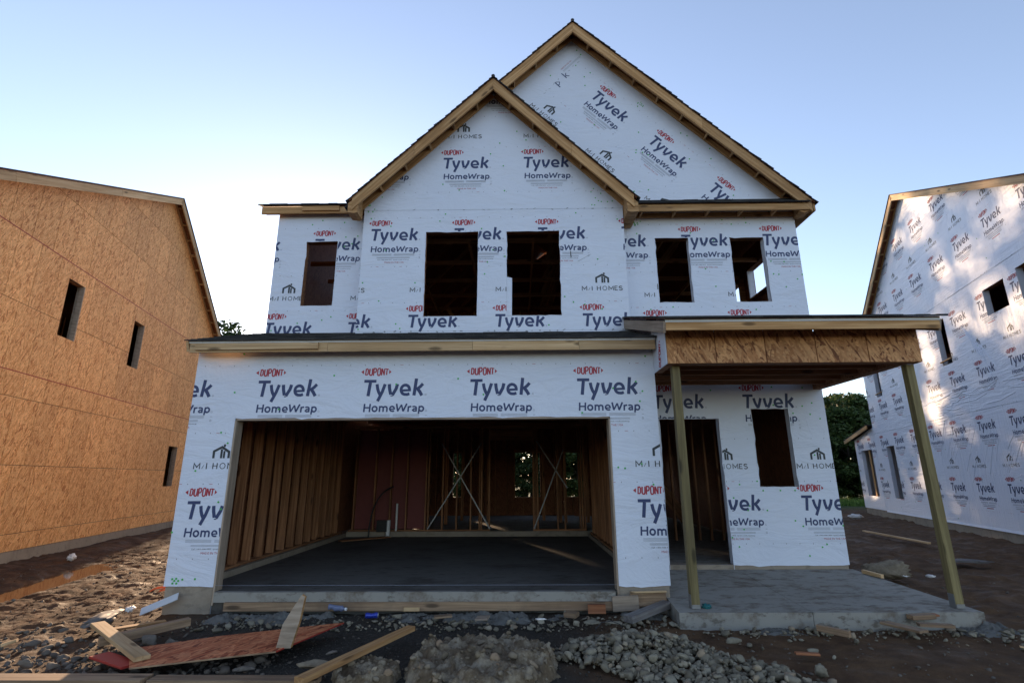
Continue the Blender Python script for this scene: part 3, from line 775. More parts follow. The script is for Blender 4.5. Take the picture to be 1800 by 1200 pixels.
# -- roofs with gables.  slope planes run back along Y
def gable(cx, ztop, slope, half, y0, y1, wall_y, left=True, right=True, look=.6, zlim=None, zend=6.1):
    n = math.hypot(1, slope); ux, uz = 1 / n, slope / n
    for sgn in (-1, 1):
        if (sgn < 0 and not left) or (sgn > 0 and not right): continue
        L = half * n
        deck = MB(); f = frame((cx, 0, 0), (0, 1, 0), (1, 0, 0))
        a = Vector((cx, y0, ztop - .03)); b = Vector((cx + sgn * half, y0, ztop - .03 - slope * half)); nn = Vector((sgn * uz, 0, ux))
        vs = [a, b, b + Vector((0, y1 - y0, 0)), a + Vector((0, y1 - y0, 0))]; vs += [v_ - nn * .014 for v_ in vs]
        deck.add(vs, [(0, 1, 2, 3), (7, 6, 5, 4), (0, 4, 5, 1), (1, 5, 6, 2), (2, 6, 7, 3), (3, 7, 4, 0)], M['osb_in'])
        deck.build('roof_deck', HOUSE)
        e0 = Vector((cx + sgn * (half + .02), y0 - .02, ztop - .03 - slope * (half + .02))); upv = Vector((-sgn * ux, 0, uz))
        shingles('shingles', HOUSE, e0, e0 + Vector((0, y1 - y0, 0)), upv, L + .02, .022)
        # rake fascia, straight along the slope, plumb cut at the peak
        def P_(d, off): return (cx + sgn * d, ztop - .045 - slope * d - off)
        mb = MB(); fv = frame((0, y0 + .038, 0), (1, 0, 0), (0, -1, 0))
        hh = .235
        poly = [P_(0.001, hh), P_(half, hh), P_(half, 0), P_(0.001, 0)]
        if sgn > 0: pass
        else: poly = poly[::-1]
        x = sgn
        # two lengths of board with a butt joint
        cut = half * .56
        for d0, d1 in ((0.001, cut - .0015), (cut + .0015, half - .06)):
            q = [P_(d0, hh), P_(d1, hh), P_(d1, 0), P_(d0, 0)]
            c3 = fv(*( (q[0][0] + q[1][0]) / 2, (q[0][1] + q[2][1]) / 2), .019)
            # local frame along the board so the grain runs with it
            ax = Vector((sgn * ux, 0, -uz)); m = Matrix((ax, Vector((0, 1, 0)), ax.cross(Vector((0, 1, 0))))).transposed().to_4x4(); m.translation = c3
            inv = m.inverted(); mm = MB(); mm.prism(fv, q if sgn > 0 else q[::-1], 0, .038, M['rake'])
            mm.v = [tuple(inv @ Vector(t_)) for t_ in mm.v]
            o = mm.build('rake_board', HOUSE); o.matrix_local = Matrix.Translation(-wloc(HOUSE)) @ m
        # sub rafter against the wall and lookout blocks
        def S_(d, off): return Vector((cx + sgn * d, 0, ztop - .065 - slope * d - off))
        d1 = half - .12
        for yy, tt in ((wall_y - .020, .034),):
            a = S_(.03, .075); b = S_(d1, .075); a.y = b.y = yy
            board('sub_rafter', a, b, .10, tt, M['rake'], HOUSE, up=(sgn * uz, 0, ux))
        d = look * .55
        while d < half - .12:
            a = S_(d, .073); b = a.copy(); a.y = y0 + .04; b.y = wall_y - .038
            board('lookout', a, b, .095, .036, M['lumber'], HOUSE, up=(sgn * uz, 0, ux)); d += look * ux
    mb = MB(); mb.tube([(cx, y0 - .03, ztop - .012), (cx, y1, ztop - .012)], .035, M['shingle'], 8); mb.build('ridge_cap', HOUSE)
gable(-.42, 8.80, 1.0, 2.50, 8.0, 13.0, 8.325)
gable(1.137, 10.42, .966, 4.19, 8.35, 19.4, 8.652)
# cornice returns at the feet of the rakes
def ret(x0, x1, z0, z1, y0, y1, name='eave_return'):
    mb = MB(); f = frame((0, y0, 0), (1, 0, 0), (0, -1, 0)); s = 1 if x1 > x0 else -1
    q = [(x0, z0), (x1 - s * .12, z0 - .02), (x1, z1 - .17), (x1, z1), (x0, z1 + abs(x1 - x0) * .95)]
    if s < 0: q = q[::-1]
    mb.prism(f, q, -(y1 - y0), 0, M['rake']); return mb.build(name, HOUSE)
ret(-2.76, -2.93, 6.05, 6.22, 8.02, 8.31); ret(1.90, 2.09, 6.02, 6.18, 8.02, 8.64)
ret(5.06, 5.25, 6.17, 6.36, 8.385, 8.64)
# right pent strip between bay and corner
shed('roof_deck', 1.92, 5.22, 8.345, 6.345, 8.64, .75, HOUSE)
shingles('shingles', HOUSE, (1.92, 8.325, 6.335), (5.22, 8.325, 6.335), (0, 1, .75), .38, .01)
board('fascia_board', (2.02, 8.37, 6.262), (5.24, 8.37, 6.262), .14, .036, M['rake'], HOUSE)
x = 2.25
while x < 5.0:
    board('lookout', (x, 8.39, 6.245), (x, 8.605, 6.245), .085, .036, M['lumber'], HOUSE); x += .60
board('sub_fascia', (1.93, 8.625, 6.245), (5.06, 8.625, 6.245), .085, .034, M['rake'], HOUSE)
# right eave running back
board('eave_fascia', (5.33, 8.40, 6.27), (5.33, 19.3, 6.27), .16, .036, M['rake'], HOUSE)
# left wing eave
shed('roof_deck', -4.70, -2.74, 8.50, 6.46, 12.5, .30, HOUSE)
shingles('shingles', HOUSE, (-4.74, 8.47, 6.457), (-2.80, 8.47, 6.457), (0, 1, .30), 4.0, .02)
board('fascia_board', (-4.69, 8.525, 6.372), (-2.77, 8.525, 6.372), .135, .036, M['rake'], HOUSE)
board('fascia_scrap', (-3.93, 8.487, 6.39), (-3.25, 8.487, 6.39), .09, .034, M['rake'], HOUSE)
mb = MB(); mb.box((-4.66, 8.545, 6.35), (-2.76, 8.64, 6.365), M['osb_in']); mb.build('soffit', HOUSE)
# -- side and rear walls of the main block
FL2 = frame((-4.423, 0, 0), (0, -1, 0), (-1, 0, 0))
wall('upper_side_wall', FL2, [(-19.1, 3.38), (-8.67, 3.38), (-8.67, 6.42), (-12.5, 7.5), (-19.1, 7.5)], [(-16.2, 4.6, -15.2, 5.8)], TH, M['wrap'], M['osb_in'], HOUSE)
FR2 = frame((5.086, 0, 0), (0, 1, 0), (1, 0, 0))
sw = [(9.40, 5.26, 10.43, 5.88), (10.93, 4.75, 11.95, 5.80)]
orw = [(8.67, 3.0), (19.1, 3.0), (19.1, 6.42), (8.67, 6.42)]
rs = wall('right_side_wall', FR2, orw, sw, TH, M['wrap'], M['osb_in'], HOUSE)
for r_ in sw: opening('window_frame', FR2, r_, .14, HOUSE, M['stud'], M['wrap_x'], start=.016)
FR3 = frame((5.023, 0, 0), (0, 1, 0), (1, 0, 0))
wall('right_side_wall', FR3, [(8.545, .307), (19.1, .307), (19.1, 2.995), (8.545, 2.995)], [], TH, M['wrap'], M['osb_in'], HOUSE)
FB = frame((0, 19.1, 0), (-1, 0, 0), (0, 1, 0))
ob = [(-5.07, .30), (4.40, .30), (4.40, 7.3), (-5.07, 7.3)]
hb = [(-2.32, .95, -1.68, 2.48), (-.75, .95, .14, 2.48), (1.95, .95, 2.35, 2.48), (-4.2, .95, -3.6, 2.48), (1.0, 4.6, 1.9, 5.8), (-3.6, 4.6, -2.7, 5.8)]
wall('rear_wall', FB, ob, hb, TH, M['wrap'], M['osb_in_y'], HOUSE)
for r_ in hb[:4]: opening('window_frame', FB, r_, .12, HOUSE, start=.016)
ob2 = [(-5.0, 7.302), (3.0, 7.302), (-1.137, 10.25)]
wall('rear_gable', FB, ob2, [], TH, M['wrap'], M['osb_in_y'], HOUSE)
# upper floor deck and joists, ceiling
mb = MB(); mb.box((-4.40, 8.69, 3.33), (5.0, 19.0, 3.36), M['osb_in_y']); mb.build('upper_floor_deck', HOUSE)
for i in range(17):
    y = 7.6 + i * .6
    if y < 8.5: board('ceiling_joist', (-4.3, y, 3.05), (1.7, y, 3.05), .2, .04, M['stud'], HOUSE)
    else: board('floor_joist', (-4.3, y, 3.22), (1.7, y, 3.22), .2, .04, M['stud'], HOUSE)
for i in range(10):
    y = 8.95 + i * 1.0
    board('ceiling_tie', (-4.3, y, 5.93), (5.0, y, 5.93), .09, .04, M['rake'], HOUSE)
    for a, b in (((-2.4, y, 5.95), (-1.0, y, 7.4)), ((-.2, y, 5.95), (-1.0, y, 7.3)), ((.6, y, 5.95), (1.4, y, 8.2)), ((2.6, y, 5.95), (1.5, y, 8.2)), ((3.0, y, 5.95), (4.0, y, 7.2))):
        board('truss_web', a, b, .09, .04, M['rake'], HOUSE, up=(1, 0, .3))
for x in (-3.3, -2.1, -.9, .3, 1.5, 2.7, 3.9):
    board('strongback', (x, 8.8, 5.87), (x, 18.9, 5.87), .09, .04, M['rake'], HOUSE)
for k in range(16):
    board('partition_stud', (-4.2 + k * .61, 13.0, 3.38), (-4.2 + k * .61, 13.0, 5.86), .038, .09, M['rake'], HOUSE, up=(1, 0, 0))
mb = MB(); mb.box((-4.3, 13.05, 3.38), (.8, 13.06, 5.86), M['osb_in_y']); mb.build('partition_sheet', HOUSE)
board('partition_plate', (-2.2, 12.98, 4.9), (5.0, 12.98, 4.9), .038, .09, M['rake'], HOUSE)
board('diagonal_brace', (-1.8, 12.6, 5.8), (-.2, 12.6, 3.5), .09, .03, M['rake'], HOUSE, up=(1, 0, 0))
board('diagonal_brace', (-3.1, 12.5, 5.8), (-2.0, 12.5, 3.5), .09, .03, M['stud'], HOUSE, up=(1, 0, 0))
board('diagonal_brace', (-3.1, 8.95, 5.7), (-4.2, 10.9, 3.5), .09, .03, M['stud'], HOUSE, up=(1, 0, 0))
# bay & wing studs behind the sheathing
for f_, us, za, zb in ((FC, (-2.6, -2.2, -1.7, -.6, -.28, .85, 1.2, 1.75), 3.9, 6.3), (FM, (-4.3, -3.95, -3.2, -2.85, 2.0, 2.42, 3.2, 3.6, 3.77, 4.57, 5.0), 4.0, 6.2)):
    studs(f_, us, za, zb, .12, .02, HOUSE)
# -- garage interior
FGL = frame((-4.51, 0, 0), (0, 1, 0), (1, 0, 0))
y = 7.55; k = 0
while y < 13.2:
    board('stud', (-4.36, y, .36), (-4.36, y, 2.98), .038, .14, M['stud'], HOUSE, up=(0, 1, 0)); y += .406
for y in (7.28, 7.33, 7.38, 7.47): board('stud', (-4.33, y, .36), (-4.33, y, 2.98), .04, .17, M['stud'], HOUSE, up=(0, 1, 0))
board('blocking', (-4.33, 7.50, 2.02), (-4.33, 7.60, 2.02), .09, .04, M['stud'], HOUSE)
board('bottom_plate', (-4.36, 7.24, .338), (-4.36, 13.2, .338), .038, .14, M['stud'], HOUSE)
board('top_plate', (-4.36, 7.24, 2.999), (-4.36, 13.2, 2.999), .038, .14, M['stud'], HOUSE)
y = 7.3
while y < 13.2:
    board('stud', (1.79, y, .34), (1.79, y, 3.0), .038, .12, M['stud'], HOUSE, up=(0, 1, 0)); y += .406
for y in (7.34, 7.39, 7.43): board('stud', (1.74, y, .32), (1.74, y, 3.0), .038, .16, M['stud'], HOUSE, up=(0, 1, 0))
board('bottom_plate', (1.77, 7.24, .32), (1.77, 13.2, .32), .036, .14, M['stud'], HOUSE)
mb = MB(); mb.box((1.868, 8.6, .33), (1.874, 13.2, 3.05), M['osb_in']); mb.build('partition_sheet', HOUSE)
for xx in (-4.1, -3.6, -3.2, -2.8, -2.32, -2.25, -1.9, -1.55, -1.2, -.98, -.93, -.74, .36, .41, .46, .95, 1.13, 1.50, 1.56, 1.62):
    board('stud', (xx, 13.4, .39), (xx, 13.4, 2.85), .038, .12, M['stud'], HOUSE, up=(1, 0, 0))
board('bottom_plate', (-4.2, 13.4, .371), (-.72, 13.4, .371), .038, .12, M['stud'], HOUSE)
board('bottom_plate', (.34, 13.4, .371), (1.64, 13.4, .371), .038, .12, M['stud'], HOUSE)
board('top_plate', (-4.2, 13.4, 2.87), (1.64, 13.4, 2.87), .06, .12, M['stud'], HOUSE)
board('door_header', (-.72, 13.4, 2.66), (.34, 13.4, 2.66), .24, .11, M['stud'], HOUSE)
mb = MB(); mb.box((-4.1, 13.47, .4), (-2.34, 13.48, 2.8), M['pinkboard']); mb.build('back_panel', HOUSE)
for a, b in (((-2.25, .4), (-.95, 2.45)), ((-1.95, 2.45), (-.72, .4)), ((.36, .4), (1.13, 2.3)), ((.45, 2.5), (1.2, 1.35))):
    board('strap_brace', (a[0], 13.33, a[1]), (b[0], 13.33, b[1]), .03, .004, M['metal'], HOUSE, up=(1, 0, 0))
# house interior posts and partitions seen through the framing
for xx, yy in [(-3.9 + .61 * i, 15.3) for i in range(4)] + [(-1.75, 16.6), (-1.2, 16.6), (-.95, 16.6), (.75, 16.6), (1.2, 15.8), (1.35, 15.8), (2.0, 15.8)]:
    board('stud', (xx, yy, .35), (xx, yy, 3.1), .09, .05, M['stud'], HOUSE, up=(1, 0, 0))
for i in range(22):
    xx = -4.2 + i * .42
    if any(-c_x1 - .05 < xx < -c_x0 + .05 for c_x0, _, c_x1, _ in hb[:4]): continue
    board('stud', (xx, 19.0, .35), (xx, 19.0, 3.1), .038, .12, M['stud'], HOUSE, up=(1, 0, 0))
for (a_, _, b_, _) in hb[:4]:
    for q in range(1, 3):
        xx = -a_ - (b_ - a_) * q / 3; board('cripple_stud', (xx, 19.0, .35), (xx, 19.0, .90), .038, .10, M['stud'], HOUSE, up=(1, 0, 0))
# entrance hall: studs and stair stringer
for i in range(9):
    board('stud', (2.05 + i * .16 + .1, 10.6 + i * .55, .32), (2.15 + i * .16, 10.6 + i * .55, 3.1), .04, .09, M['stud'], HOUSE, up=(1, 0, 0))
for i in range(8):
    board('stud', (1.98, 8.9 + i * .4, .32), (1.98, 8.9 + i * .4, 3.1), .04, .09, M['stud'], HOUSE, up=(0, 1, 0))
board('stair_stringer', (2.35, 13.2, 2.9), (4.1, 13.5, .6), .26, .04, M['stud'], HOUSE, up=(1, 0, .8))
for i in range(7): board('stud', (3.3 + i * .25, 11.6, .32), (3.3 + i * .25, 11.6, 3.1), .04, .09, M['stud'], HOUSE, up=(1, 0, 0))
# -- porch
hp = [(2.29, .2, 3.274, 2.526), (3.804, 1.44, 4.428, 2.686)]
op = [(1.905, .307), (5.023, .307), (5.023, 3.15), (1.905, 3.15)]
pw = wall('porch_wall', FP, op, hp, TH, M['wrap'], M['osb_in_y'], HOUSE)
p = Print(FP, op, hp); p.sheet(2.955, 1.316, -2, 2); p.scatter(46, 4); p.crease(40, 8, M['wrap'], None, None, .0016)
for x in (3.85, 4.12, 4.35): p.nail(x, 1.39)
p.done(pw)
for i_, r_ in enumerate(hp): ragged(FP, r_, pw, 50 + i_, 'LRT' if i_ == 0 else 'LRTB')
ragged(FP, (3.274, .307, 5.023, 1), pw, 55, 'H', .02)
opening('door_frame', FP, (2.29, .307, 3.274, 2.526), .14, HOUSE, M['stud'], M['wrap_x'], sill=False, start=.016)
opening('window_frame', FP, hp[1], .14, HOUSE, M['stud'], M['wrap_x'], start=.016)
# slab falling to the front, with a saw joint
mb = MB()
for xa, xb, xc, xd in ((1.80, 1.90, 3.325, 3.18), (3.331, 3.186, 5.05, 5.215)):
    pass
za, zb = .118, .238
def slab(xf0, xb0, xf1, xb1):
    vs = [(xf0, 6.455, -.12), (xf1, 6.455, -.12), (xb1, 8.53, -.12), (xb0, 8.53, -.12), (xf0, 6.455, za), (xf1, 6.455, za), (xb1, 8.53, zb), (xb0, 8.53, zb)]
    return vs, [(0, 3, 2, 1), (4, 5, 6, 7), (0, 1, 5, 4), (1, 2, 6, 5), (2, 3, 7, 6), (3, 0, 4, 7)]
for q in ((1.80, 1.895, 3.30, 3.30), (3.306, 3.306, 5.215, 5.06)):
    mb = MB(); vs, fs = slab(*q); mb.add(vs, fs, M['slab']); mb.build('porch_slab', HOUSE)
# posts
for x in (2.035, 5.06):
    board('porch_post', (x, 6.62, .165), (x + (-.0 if x < 3 else -.03), 6.60, 2.985), .098, .098, M['treated'], HOUSE, up=(0, 1, 0))
    mb = MB(); z = za + .012
    mb.box((x - .050, 6.57, z), (x + .050, 6.67, z + .035), M['metal']); mb.box((x - .053, 6.575, z), (x - .050, 6.665, z + .15), M['metal']); mb.box((x - .047, 6.566, z + .001), (x + .047, 6.5695, z + .045), M['metal'])
    mb.build('post_base', HOUSE)
# beam: core timbers, sheathing pieces with joints
mb = MB()
mb.box((1.895, 6.424, 2.988), (5.088, 6.56, 3.40), M['stud']); mb.build('porch_beam', HOUSE)
xs = [1.890, 2.515, 3.145, 3.785, 4.435, 5.096]
for a, b in zip(xs, xs[1:]):
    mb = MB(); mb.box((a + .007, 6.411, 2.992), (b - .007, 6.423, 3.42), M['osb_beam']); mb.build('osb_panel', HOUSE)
for x0_, x1_, yb in ((1.895, 1.99, 7.046), (4.87, 5.00, 8.51)):
    mb = MB(); mb.box((x0_, 6.562, 2.988), (x1_, yb, 3.30), M['stud'] if x0_ > 3 else M['stud']); mb.build('side_beam', HOUSE)
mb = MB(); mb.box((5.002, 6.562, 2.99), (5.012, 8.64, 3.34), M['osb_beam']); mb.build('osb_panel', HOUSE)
FPL = frame((1.882, 0, 0), (0, -1, 0), (-1, 0, 0))
wl = [(-7.046, 2.985), (-6.405, 2.985), (-6.405, 3.40), (-7.046, 3.60)]
pwl = wall('beam_end_wrap', FPL, wl, [], .006, M['wrap'], M['wrap'], HOUSE)
p = Print(FPL, wl, []); d = []; dupont(d); p.put(d, -6.62, 2.98, 80); p.done(pwl)
for y in (6.95, 7.35, 7.75, 8.15): board('porch_joist', (2.0, y, 3.06), (4.86, y, 3.06), .09, .038, M['stud'], HOUSE)
for x in (2.4, 2.9, 3.4, 3.9, 4.4): board('porch_rafter', (x, 6.57, 3.33), (x, 8.5, 3.33 + 1.93 * .315), .14, .038, M['stud'], HOUSE)
shed('roof_deck', 1.80, 5.13, 6.06, 3.478, 8.64, .315, HOUSE)
shingles('shingles', HOUSE, (1.77, 6.03, 3.471), (5.17, 6.03, 3.471), (0, 1, .315), 2.70, .03)
mb = MB(); mb.box((1.80, 6.062, 3.430), (5.13, 6.068, 3.476), M['drip']); mb.build('drip_edge', HOUSE)
board('fascia_board', (1.81, 6.09, 3.384), (5.125, 6.09, 3.384), .108, .038, M['rake'], HOUSE)
board('rake_board', (1.795, 6.085, 3.375), (1.795, 8.31, 3.375 + 2.225 * .315), .145, .03, M['jamb'], HOUSE)
board('rake_board', (5.135, 6.085, 3.375), (5.135, 8.60, 3.375 + 2.5 * .315), .145, .03, M['jamb'], HOUSE)
mb = MB(); mb.box((1.83, 6.112, 3.425), (5.10, 6.40, 3.432), M['osb_in_y']); mb.build('soffit', HOUSE)
# door step curb under the wrap is part of the foundation; hose bib and plumbing stubs inside the garage
mb = MB(); mb.tube([(-3.18, 13.2, .23), (-3.18, 13.2, .62)], .05, M['white'], 12); mb.build('drain_stub', HOUSE)
mb = MB(); mb.tube([(-3.02, 13.35, .36), (-3.02, 13.35, 1.0)], .025, M['white'], 8); mb.build('vent_pipe', HOUSE)
mb = MB(); mb.tube([(-3.62 + .55 * (i / 10) ** 2.2, 13.1, .24 + 1.2 * math.sin(i / 10 * 1.35)) for i in range(11)], .018, M['black'], 8); mb.build('conduit', HOUSE)
mb = MB(); mb.box((-3.45, 13.15, .36), (-3.2, 13.3, .62), M['black']); mb.build('junction_box', HOUSE)
board('floor_plank', (-4.0, 12.2, .262), (-3.1, 13.0, .262), .02, .2, M['stud'], HOUSE)

# ------------------------------------------------------------------ LEFT NEIGHBOUR (bare sheathing)
LH = empty('sheathed_house', (-10, 12, 0), 'unwrapped neighbouring house clad in bare orange strand board, at the left edge', 'house')
kL = math.hypot(1, .225)
FLW = frame((-7.6, 0, 0), (-.225, 1, 0), (1, .225, 0))
sL = lambda y: y * kL
yp, zp = 14.6, 10.26; f1, f2 = .495, .652
ztL = lambda y, o=0.0: (zp - f1 * (yp - y) if y < yp else zp - f2 * (y - yp)) - o
y0, y1 = 5.2, 22.3
outL = [(sL(y0), .255), (sL(y1), .255), (sL(y1), ztL(y1, .13)), (sL(yp), ztL(yp, .13)), (sL(y0), ztL(y0, .13))]
def wr(y0_, y1_, z0_, z1_): return (sL(y0_), z0_, sL(y1_), z1_)
hL = [wr(10.66, 11.26, 4.65, 5.955), wr(13.62, 14.2, 4.62, 5.885), wr(17.04, 17.72, 1.39, 2.66)]
mb = MB()
for pz in subtract([outL], hL): mb.prism(FLW, pz, -.05, -.0125, M['black'])
mb.build('joint_shade_backing', LH)  # black sheet added behind the panels to paint shade into their open joints
rows = [.255, .585, 1.89, 3.17, 3.655, 4.96, 6.30, 7.62, 8.85, 11]
offsets = [.1, .1, .42, .30, .30, .05, .38, .62, .2]
wd = 1.22 * .5 * 1.08
rr = random.Random(4)
for ri in range(len(rows) - 1):
    z0_, z1_ = rows[ri], rows[ri + 1]
    u = sL(y0) - offsets[ri]
    stp = wd if ri not in (0,) else wd * 2
    while u < sL(y1):
        u2 = u + stp
        pc = clip_conv([(u + .006, z0_ + .005), (u2 - .006, z0_ + .005), (u2 - .006, z1_ - .005), (u + .006, z1_ - .005)], outL)
        if len(pc) > 2:
            pcs = subtract([pc], hL)
            if pcs:
                mb = MB(); pr = rr.uniform(0, .0015)
                for q in pcs: mb.prism(FLW, q, -.012, pr, M['osb_house'])
                o = mb.build('osb_panel', LH)
        u = u2
# red chalk lines painted on the joints
mb = MB()
for z in (6.30, 3.655):
    mb.prism(FLW, [(sL(y0), z - .009), (sL(y1), z - .009), (sL(y1), z + .009), (sL(y0), z + .009)], -.004, .0035, M['red_edge'])
mb.build('red_joint_line', LH)
for i, r_ in enumerate(hL): opening('window_frame', FLW, r_, .16, LH, M['stud'], M['jamb'], start=.052, th=.03)
for i, r_ in enumerate(hL):
    mb = MB(); mb.prism(FLW, [(r_[2] - .028, r_[1]), (r_[2], r_[1]), (r_[2], r_[3]), (r_[2] - .028, r_[3])], -.10, .004, M['jamb']); mb.build('window_jamb', LH)
mb = MB(); mb.prism(FLW, [(sL(y0), -.5), (sL(y1), -.5), (sL(y1), .252), (sL(y0), .252)], -.2, -.006, M['concrete']); mb.build('foundation', LH)
def neigh_roof(parent, fr, k, pts, depth, over, boardmat):
    """pts: list of (u,z) of the roof line from one eave over the peak to the other"""
    for a, b in zip(pts, pts[1:]):
        d = Vector((b[0] - a[0], b[1] - a[1])).normalized(); n = Vector((-d.y, d.x))
        if n.y < 0: n = -n
        q = lambda p, o: (p[0] + n.x * o, p[1] + n.y * o)
        poly = [q(a, -.016), q(b, -.016), q(b, 0), q(a, 0)]
        if area(poly) < 0: poly = poly[::-1]
        mb = MB(); mb.prism(fr, poly, -depth, over - .002, M['osb_in']); mb.build('roof_deck', parent)
        poly = [q(a, .002), q(b, .002), q(b, .022), q(a, .022)]
        if area(poly) < 0: poly = poly[::-1]
        mb = MB(); mb.prism(fr, poly, -depth, over + .02, M['shingle']); mb.build('shingles', parent)
        L = (Vector(b) - Vector(a)).length; nb = max(1, round(L / 3.7))
        for i in range(nb):
            a_ = Vector(a).lerp(Vector(b), i / nb); b_ = Vector(a).lerp(Vector(b), (i + 1) / nb)
            p0 = fr(*(a_ - n * .105 + d * .003), over - .02); p1 = fr(*(b_ - n * .105 - d * .003), over - .02)
            N_ = fr(0, 0, 1) - fr(0, 0, 0); upv = (fr(n.x, n.y) - fr(0, 0))
            board('rake_board', p0, p1, .175, .038, boardmat, parent, up=upv)
        s = .3
        while s < L - .2:
            c_ = Vector(a).lerp(Vector(b), s / L) - n * .07
            board('lookout', fr(c_.x, c_.y, .002), fr(c_.x, c_.y, over - .04), .09, .036, M['lumber'], parent, up=upv); s += .61
        p0 = fr(*(Vector(a) - n * .07), .016); p1 = fr(*(Vector(b) - n * .07), .016)
        board('sub_rafter', p0, p1, .09, .03, M['rake'], parent, up=upv)
neigh_roof(LH, FLW, kL, [(sL(5.0), ztL(5.0)), (sL(yp), zp), (sL(22.6), ztL(22.6))], 8, .25, M['lumber_pale'])
mb = MB()
mb.prism(FLW, outL, -8.0, -7.98, M['osb_in'])
mb.prism(FLW, [(sL(y0), .255), (sL(y0) + .02, .255), (sL(y0) + .02, ztL(y0, .2)), (sL(y0), ztL(y0, .2))], -7.97, -.055, M['osb_in'])
mb.prism(FLW, [(sL(y1) - .02, .255), (sL(y1), .255), (sL(y1), ztL(y1, .2)), (sL(y1) - .02, ztL(y1, .2))], -7.97, -.055, M['osb_house'])
mb.build('outer_walls', LH)
mb = MB()
for z in (3.3, 6.2): mb.prism(FLW, [(sL(y0) + .03, z), (sL(y1) - .03, z), (sL(y1) - .03, z + .03), (sL(y0) + .03, z + .03)], -7.9, -.17, M['osb_in'])
mb.build('floor_decks', LH)
for y in (10.9, 11.1, 13.9, 14.05, 17.3):
    board('stud', FLW(sL(y) + .4, 3.4 if y < 16 else .3, -2.2), FLW(sL(y) + .4, 6.1 if y < 16 else 3.2, -2.2), .04, .09, M['stud'], LH, up=(0, 1, 0))

# ------------------------------------------------------------------ RIGHT NEIGHBOUR (wrapped)
RH = empty('wrapped_house', (14, 16, 0), 'neighbouring house in shiny wrinkled white wrap with dappled sunlight, at the right edge', 'house')
kR = math.hypot(1, .303)
FRW = frame((8.1, 0, 0), (-.303, -1, 0), (-1, .303, 0))
uR = lambda y: -y * kR
yq, zq = 15.75, 10.80; g1, g2 = .503, .697
ztR = lambda y, o=0.0: (zq - g1 * (yq - y) if y < yq else zq - g2 * (y - yq)) - o
Y0, Y1 = 6.0, 21.9
outR = [(uR(Y1), .26), (uR(Y0), .26), (uR(Y0), ztR(Y0, .13)), (uR(yq), ztR(yq, .13)), (uR(Y1), ztR(Y1, .13))]
def wrr(ya, yb, za, zb_): return (uR(yb), za, uR(ya), zb_)
hR = [wrr(11.77, 12.66, 5.51, 6.18), wrr(10.40, 11.28, 5.49, 6.23), wrr(14.75, 15.32, 4.765, 6.10), wrr(20.24, 20.80, 4.645, 5.95), wrr(20.05, 20.82, .78, 2.72)]
rwall = wall('side_wall', FRW, outR, hR, TH, M['wrap_x'], M['osb_in'], RH)
p = Print(FRW, outR, hR)
def band(z0_, z1_): return [(uR(Y1), z0_), (uR(Y0), z0_), (uR(Y0), z1_), (uR(Y1), z1_)]
p.sheet(uR(0) - 14.15 , 1.40, -6, 5, blk=BLOCKL, clipr=band(.26, 3.30))
p.sheet(-14.32, 4.38, -6, 5, blk=BLOCKL, clipr=band(3.304, 6.56))
p.sheet(-14.04, 7.85, -6, 5, blk=BLOCKL, clipr=band(6.564, 11))
p.seam(3.30, uR(Y1), uR(Y0), 21); p.seam(6.56, uR(Y1), uR(Y0), 22)
for z in (3.31, 6.57): pass
p.scatter(60, 31)
p.done(rwall)
# lap folds and the slack hem at the laps: shallow ridges of film
mb = MB(); rr = random.Random(12)
for z in (3.30, 6.56):
    u = uR(Y1)
    while u < uR(Y0) - 1:
        u2 = u + rr.uniform(.3, 1.1); h0 = rr.uniform(.004, .012)
        mb.add([FRW(u, z - .018, .001), FRW(u2, z - .018, .001), FRW(u2, z, h0), FRW(u, z, h0), FRW(u2, z + .004, .001), FRW(u, z + .004, .001)], [(0, 1, 2, 3), (3, 2, 4, 5)], M['wrap_x'])
        u = u2
u = uR(Y1)
while u < uR(Y0):
    u2 = u + .35
    mb.add([FRW(u, .22, .02), FRW(u2, .22, .02), FRW(u2, .29, .002), FRW(u, .29, .002)], [(0, 1, 2, 3)], M['wrap_x']); u = u2
mb.build('film_laps', rwall, kind='stuff')
def fold(pts, h, wid, mb):
    pts = [Vector(q) for q in pts]
    for a, b in zip(pts, pts[1:]):
        d = (b - a).normalized(); n = Vector((-d.y, d.x)) * wid
        mb.add([FRW(*(a - n), .0008), FRW(*(b - n), .0008), FRW(*b, h), FRW(*a, h), FRW(*(b + n), .0008), FRW(*(a + n), .0008)], [(0, 1, 2, 3), (3, 2, 4, 5)], M['wrap_x'])
mb = MB(); rr = random.Random(5)
for i in range(16):     # fan of folds under the small window
    a = R(rr.uniform(-72, -48)); L = rr.uniform(.5, 1.3); c_ = (-15.0 + i * .05 + 0.45, 5.6 - i * .05)
    fold([c_, (c_[0] + math.cos(a) * L * .5, c_[1] + math.sin(a) * L * .5 - .02), (c_[0] + math.cos(a) * L * .9, c_[1] + math.sin(a) * L)], rr.uniform(.006, .013), rr.uniform(.014, .022), mb)
for i in range(26):     # slack sags above the lower lap
    c_ = (rr.uniform(-19, -12.5), rr.uniform(3.34, 3.95)); L = rr.uniform(.5, 1.6); s_ = rr.uniform(-.05, .12)
    fold([(c_[0] - L / 2, c_[1]), (c_[0], c_[1] - .05 + s_ * .5), (c_[0] + L / 2, c_[1] + s_)], rr.uniform(.005, .012), rr.uniform(.012, .022), mb)
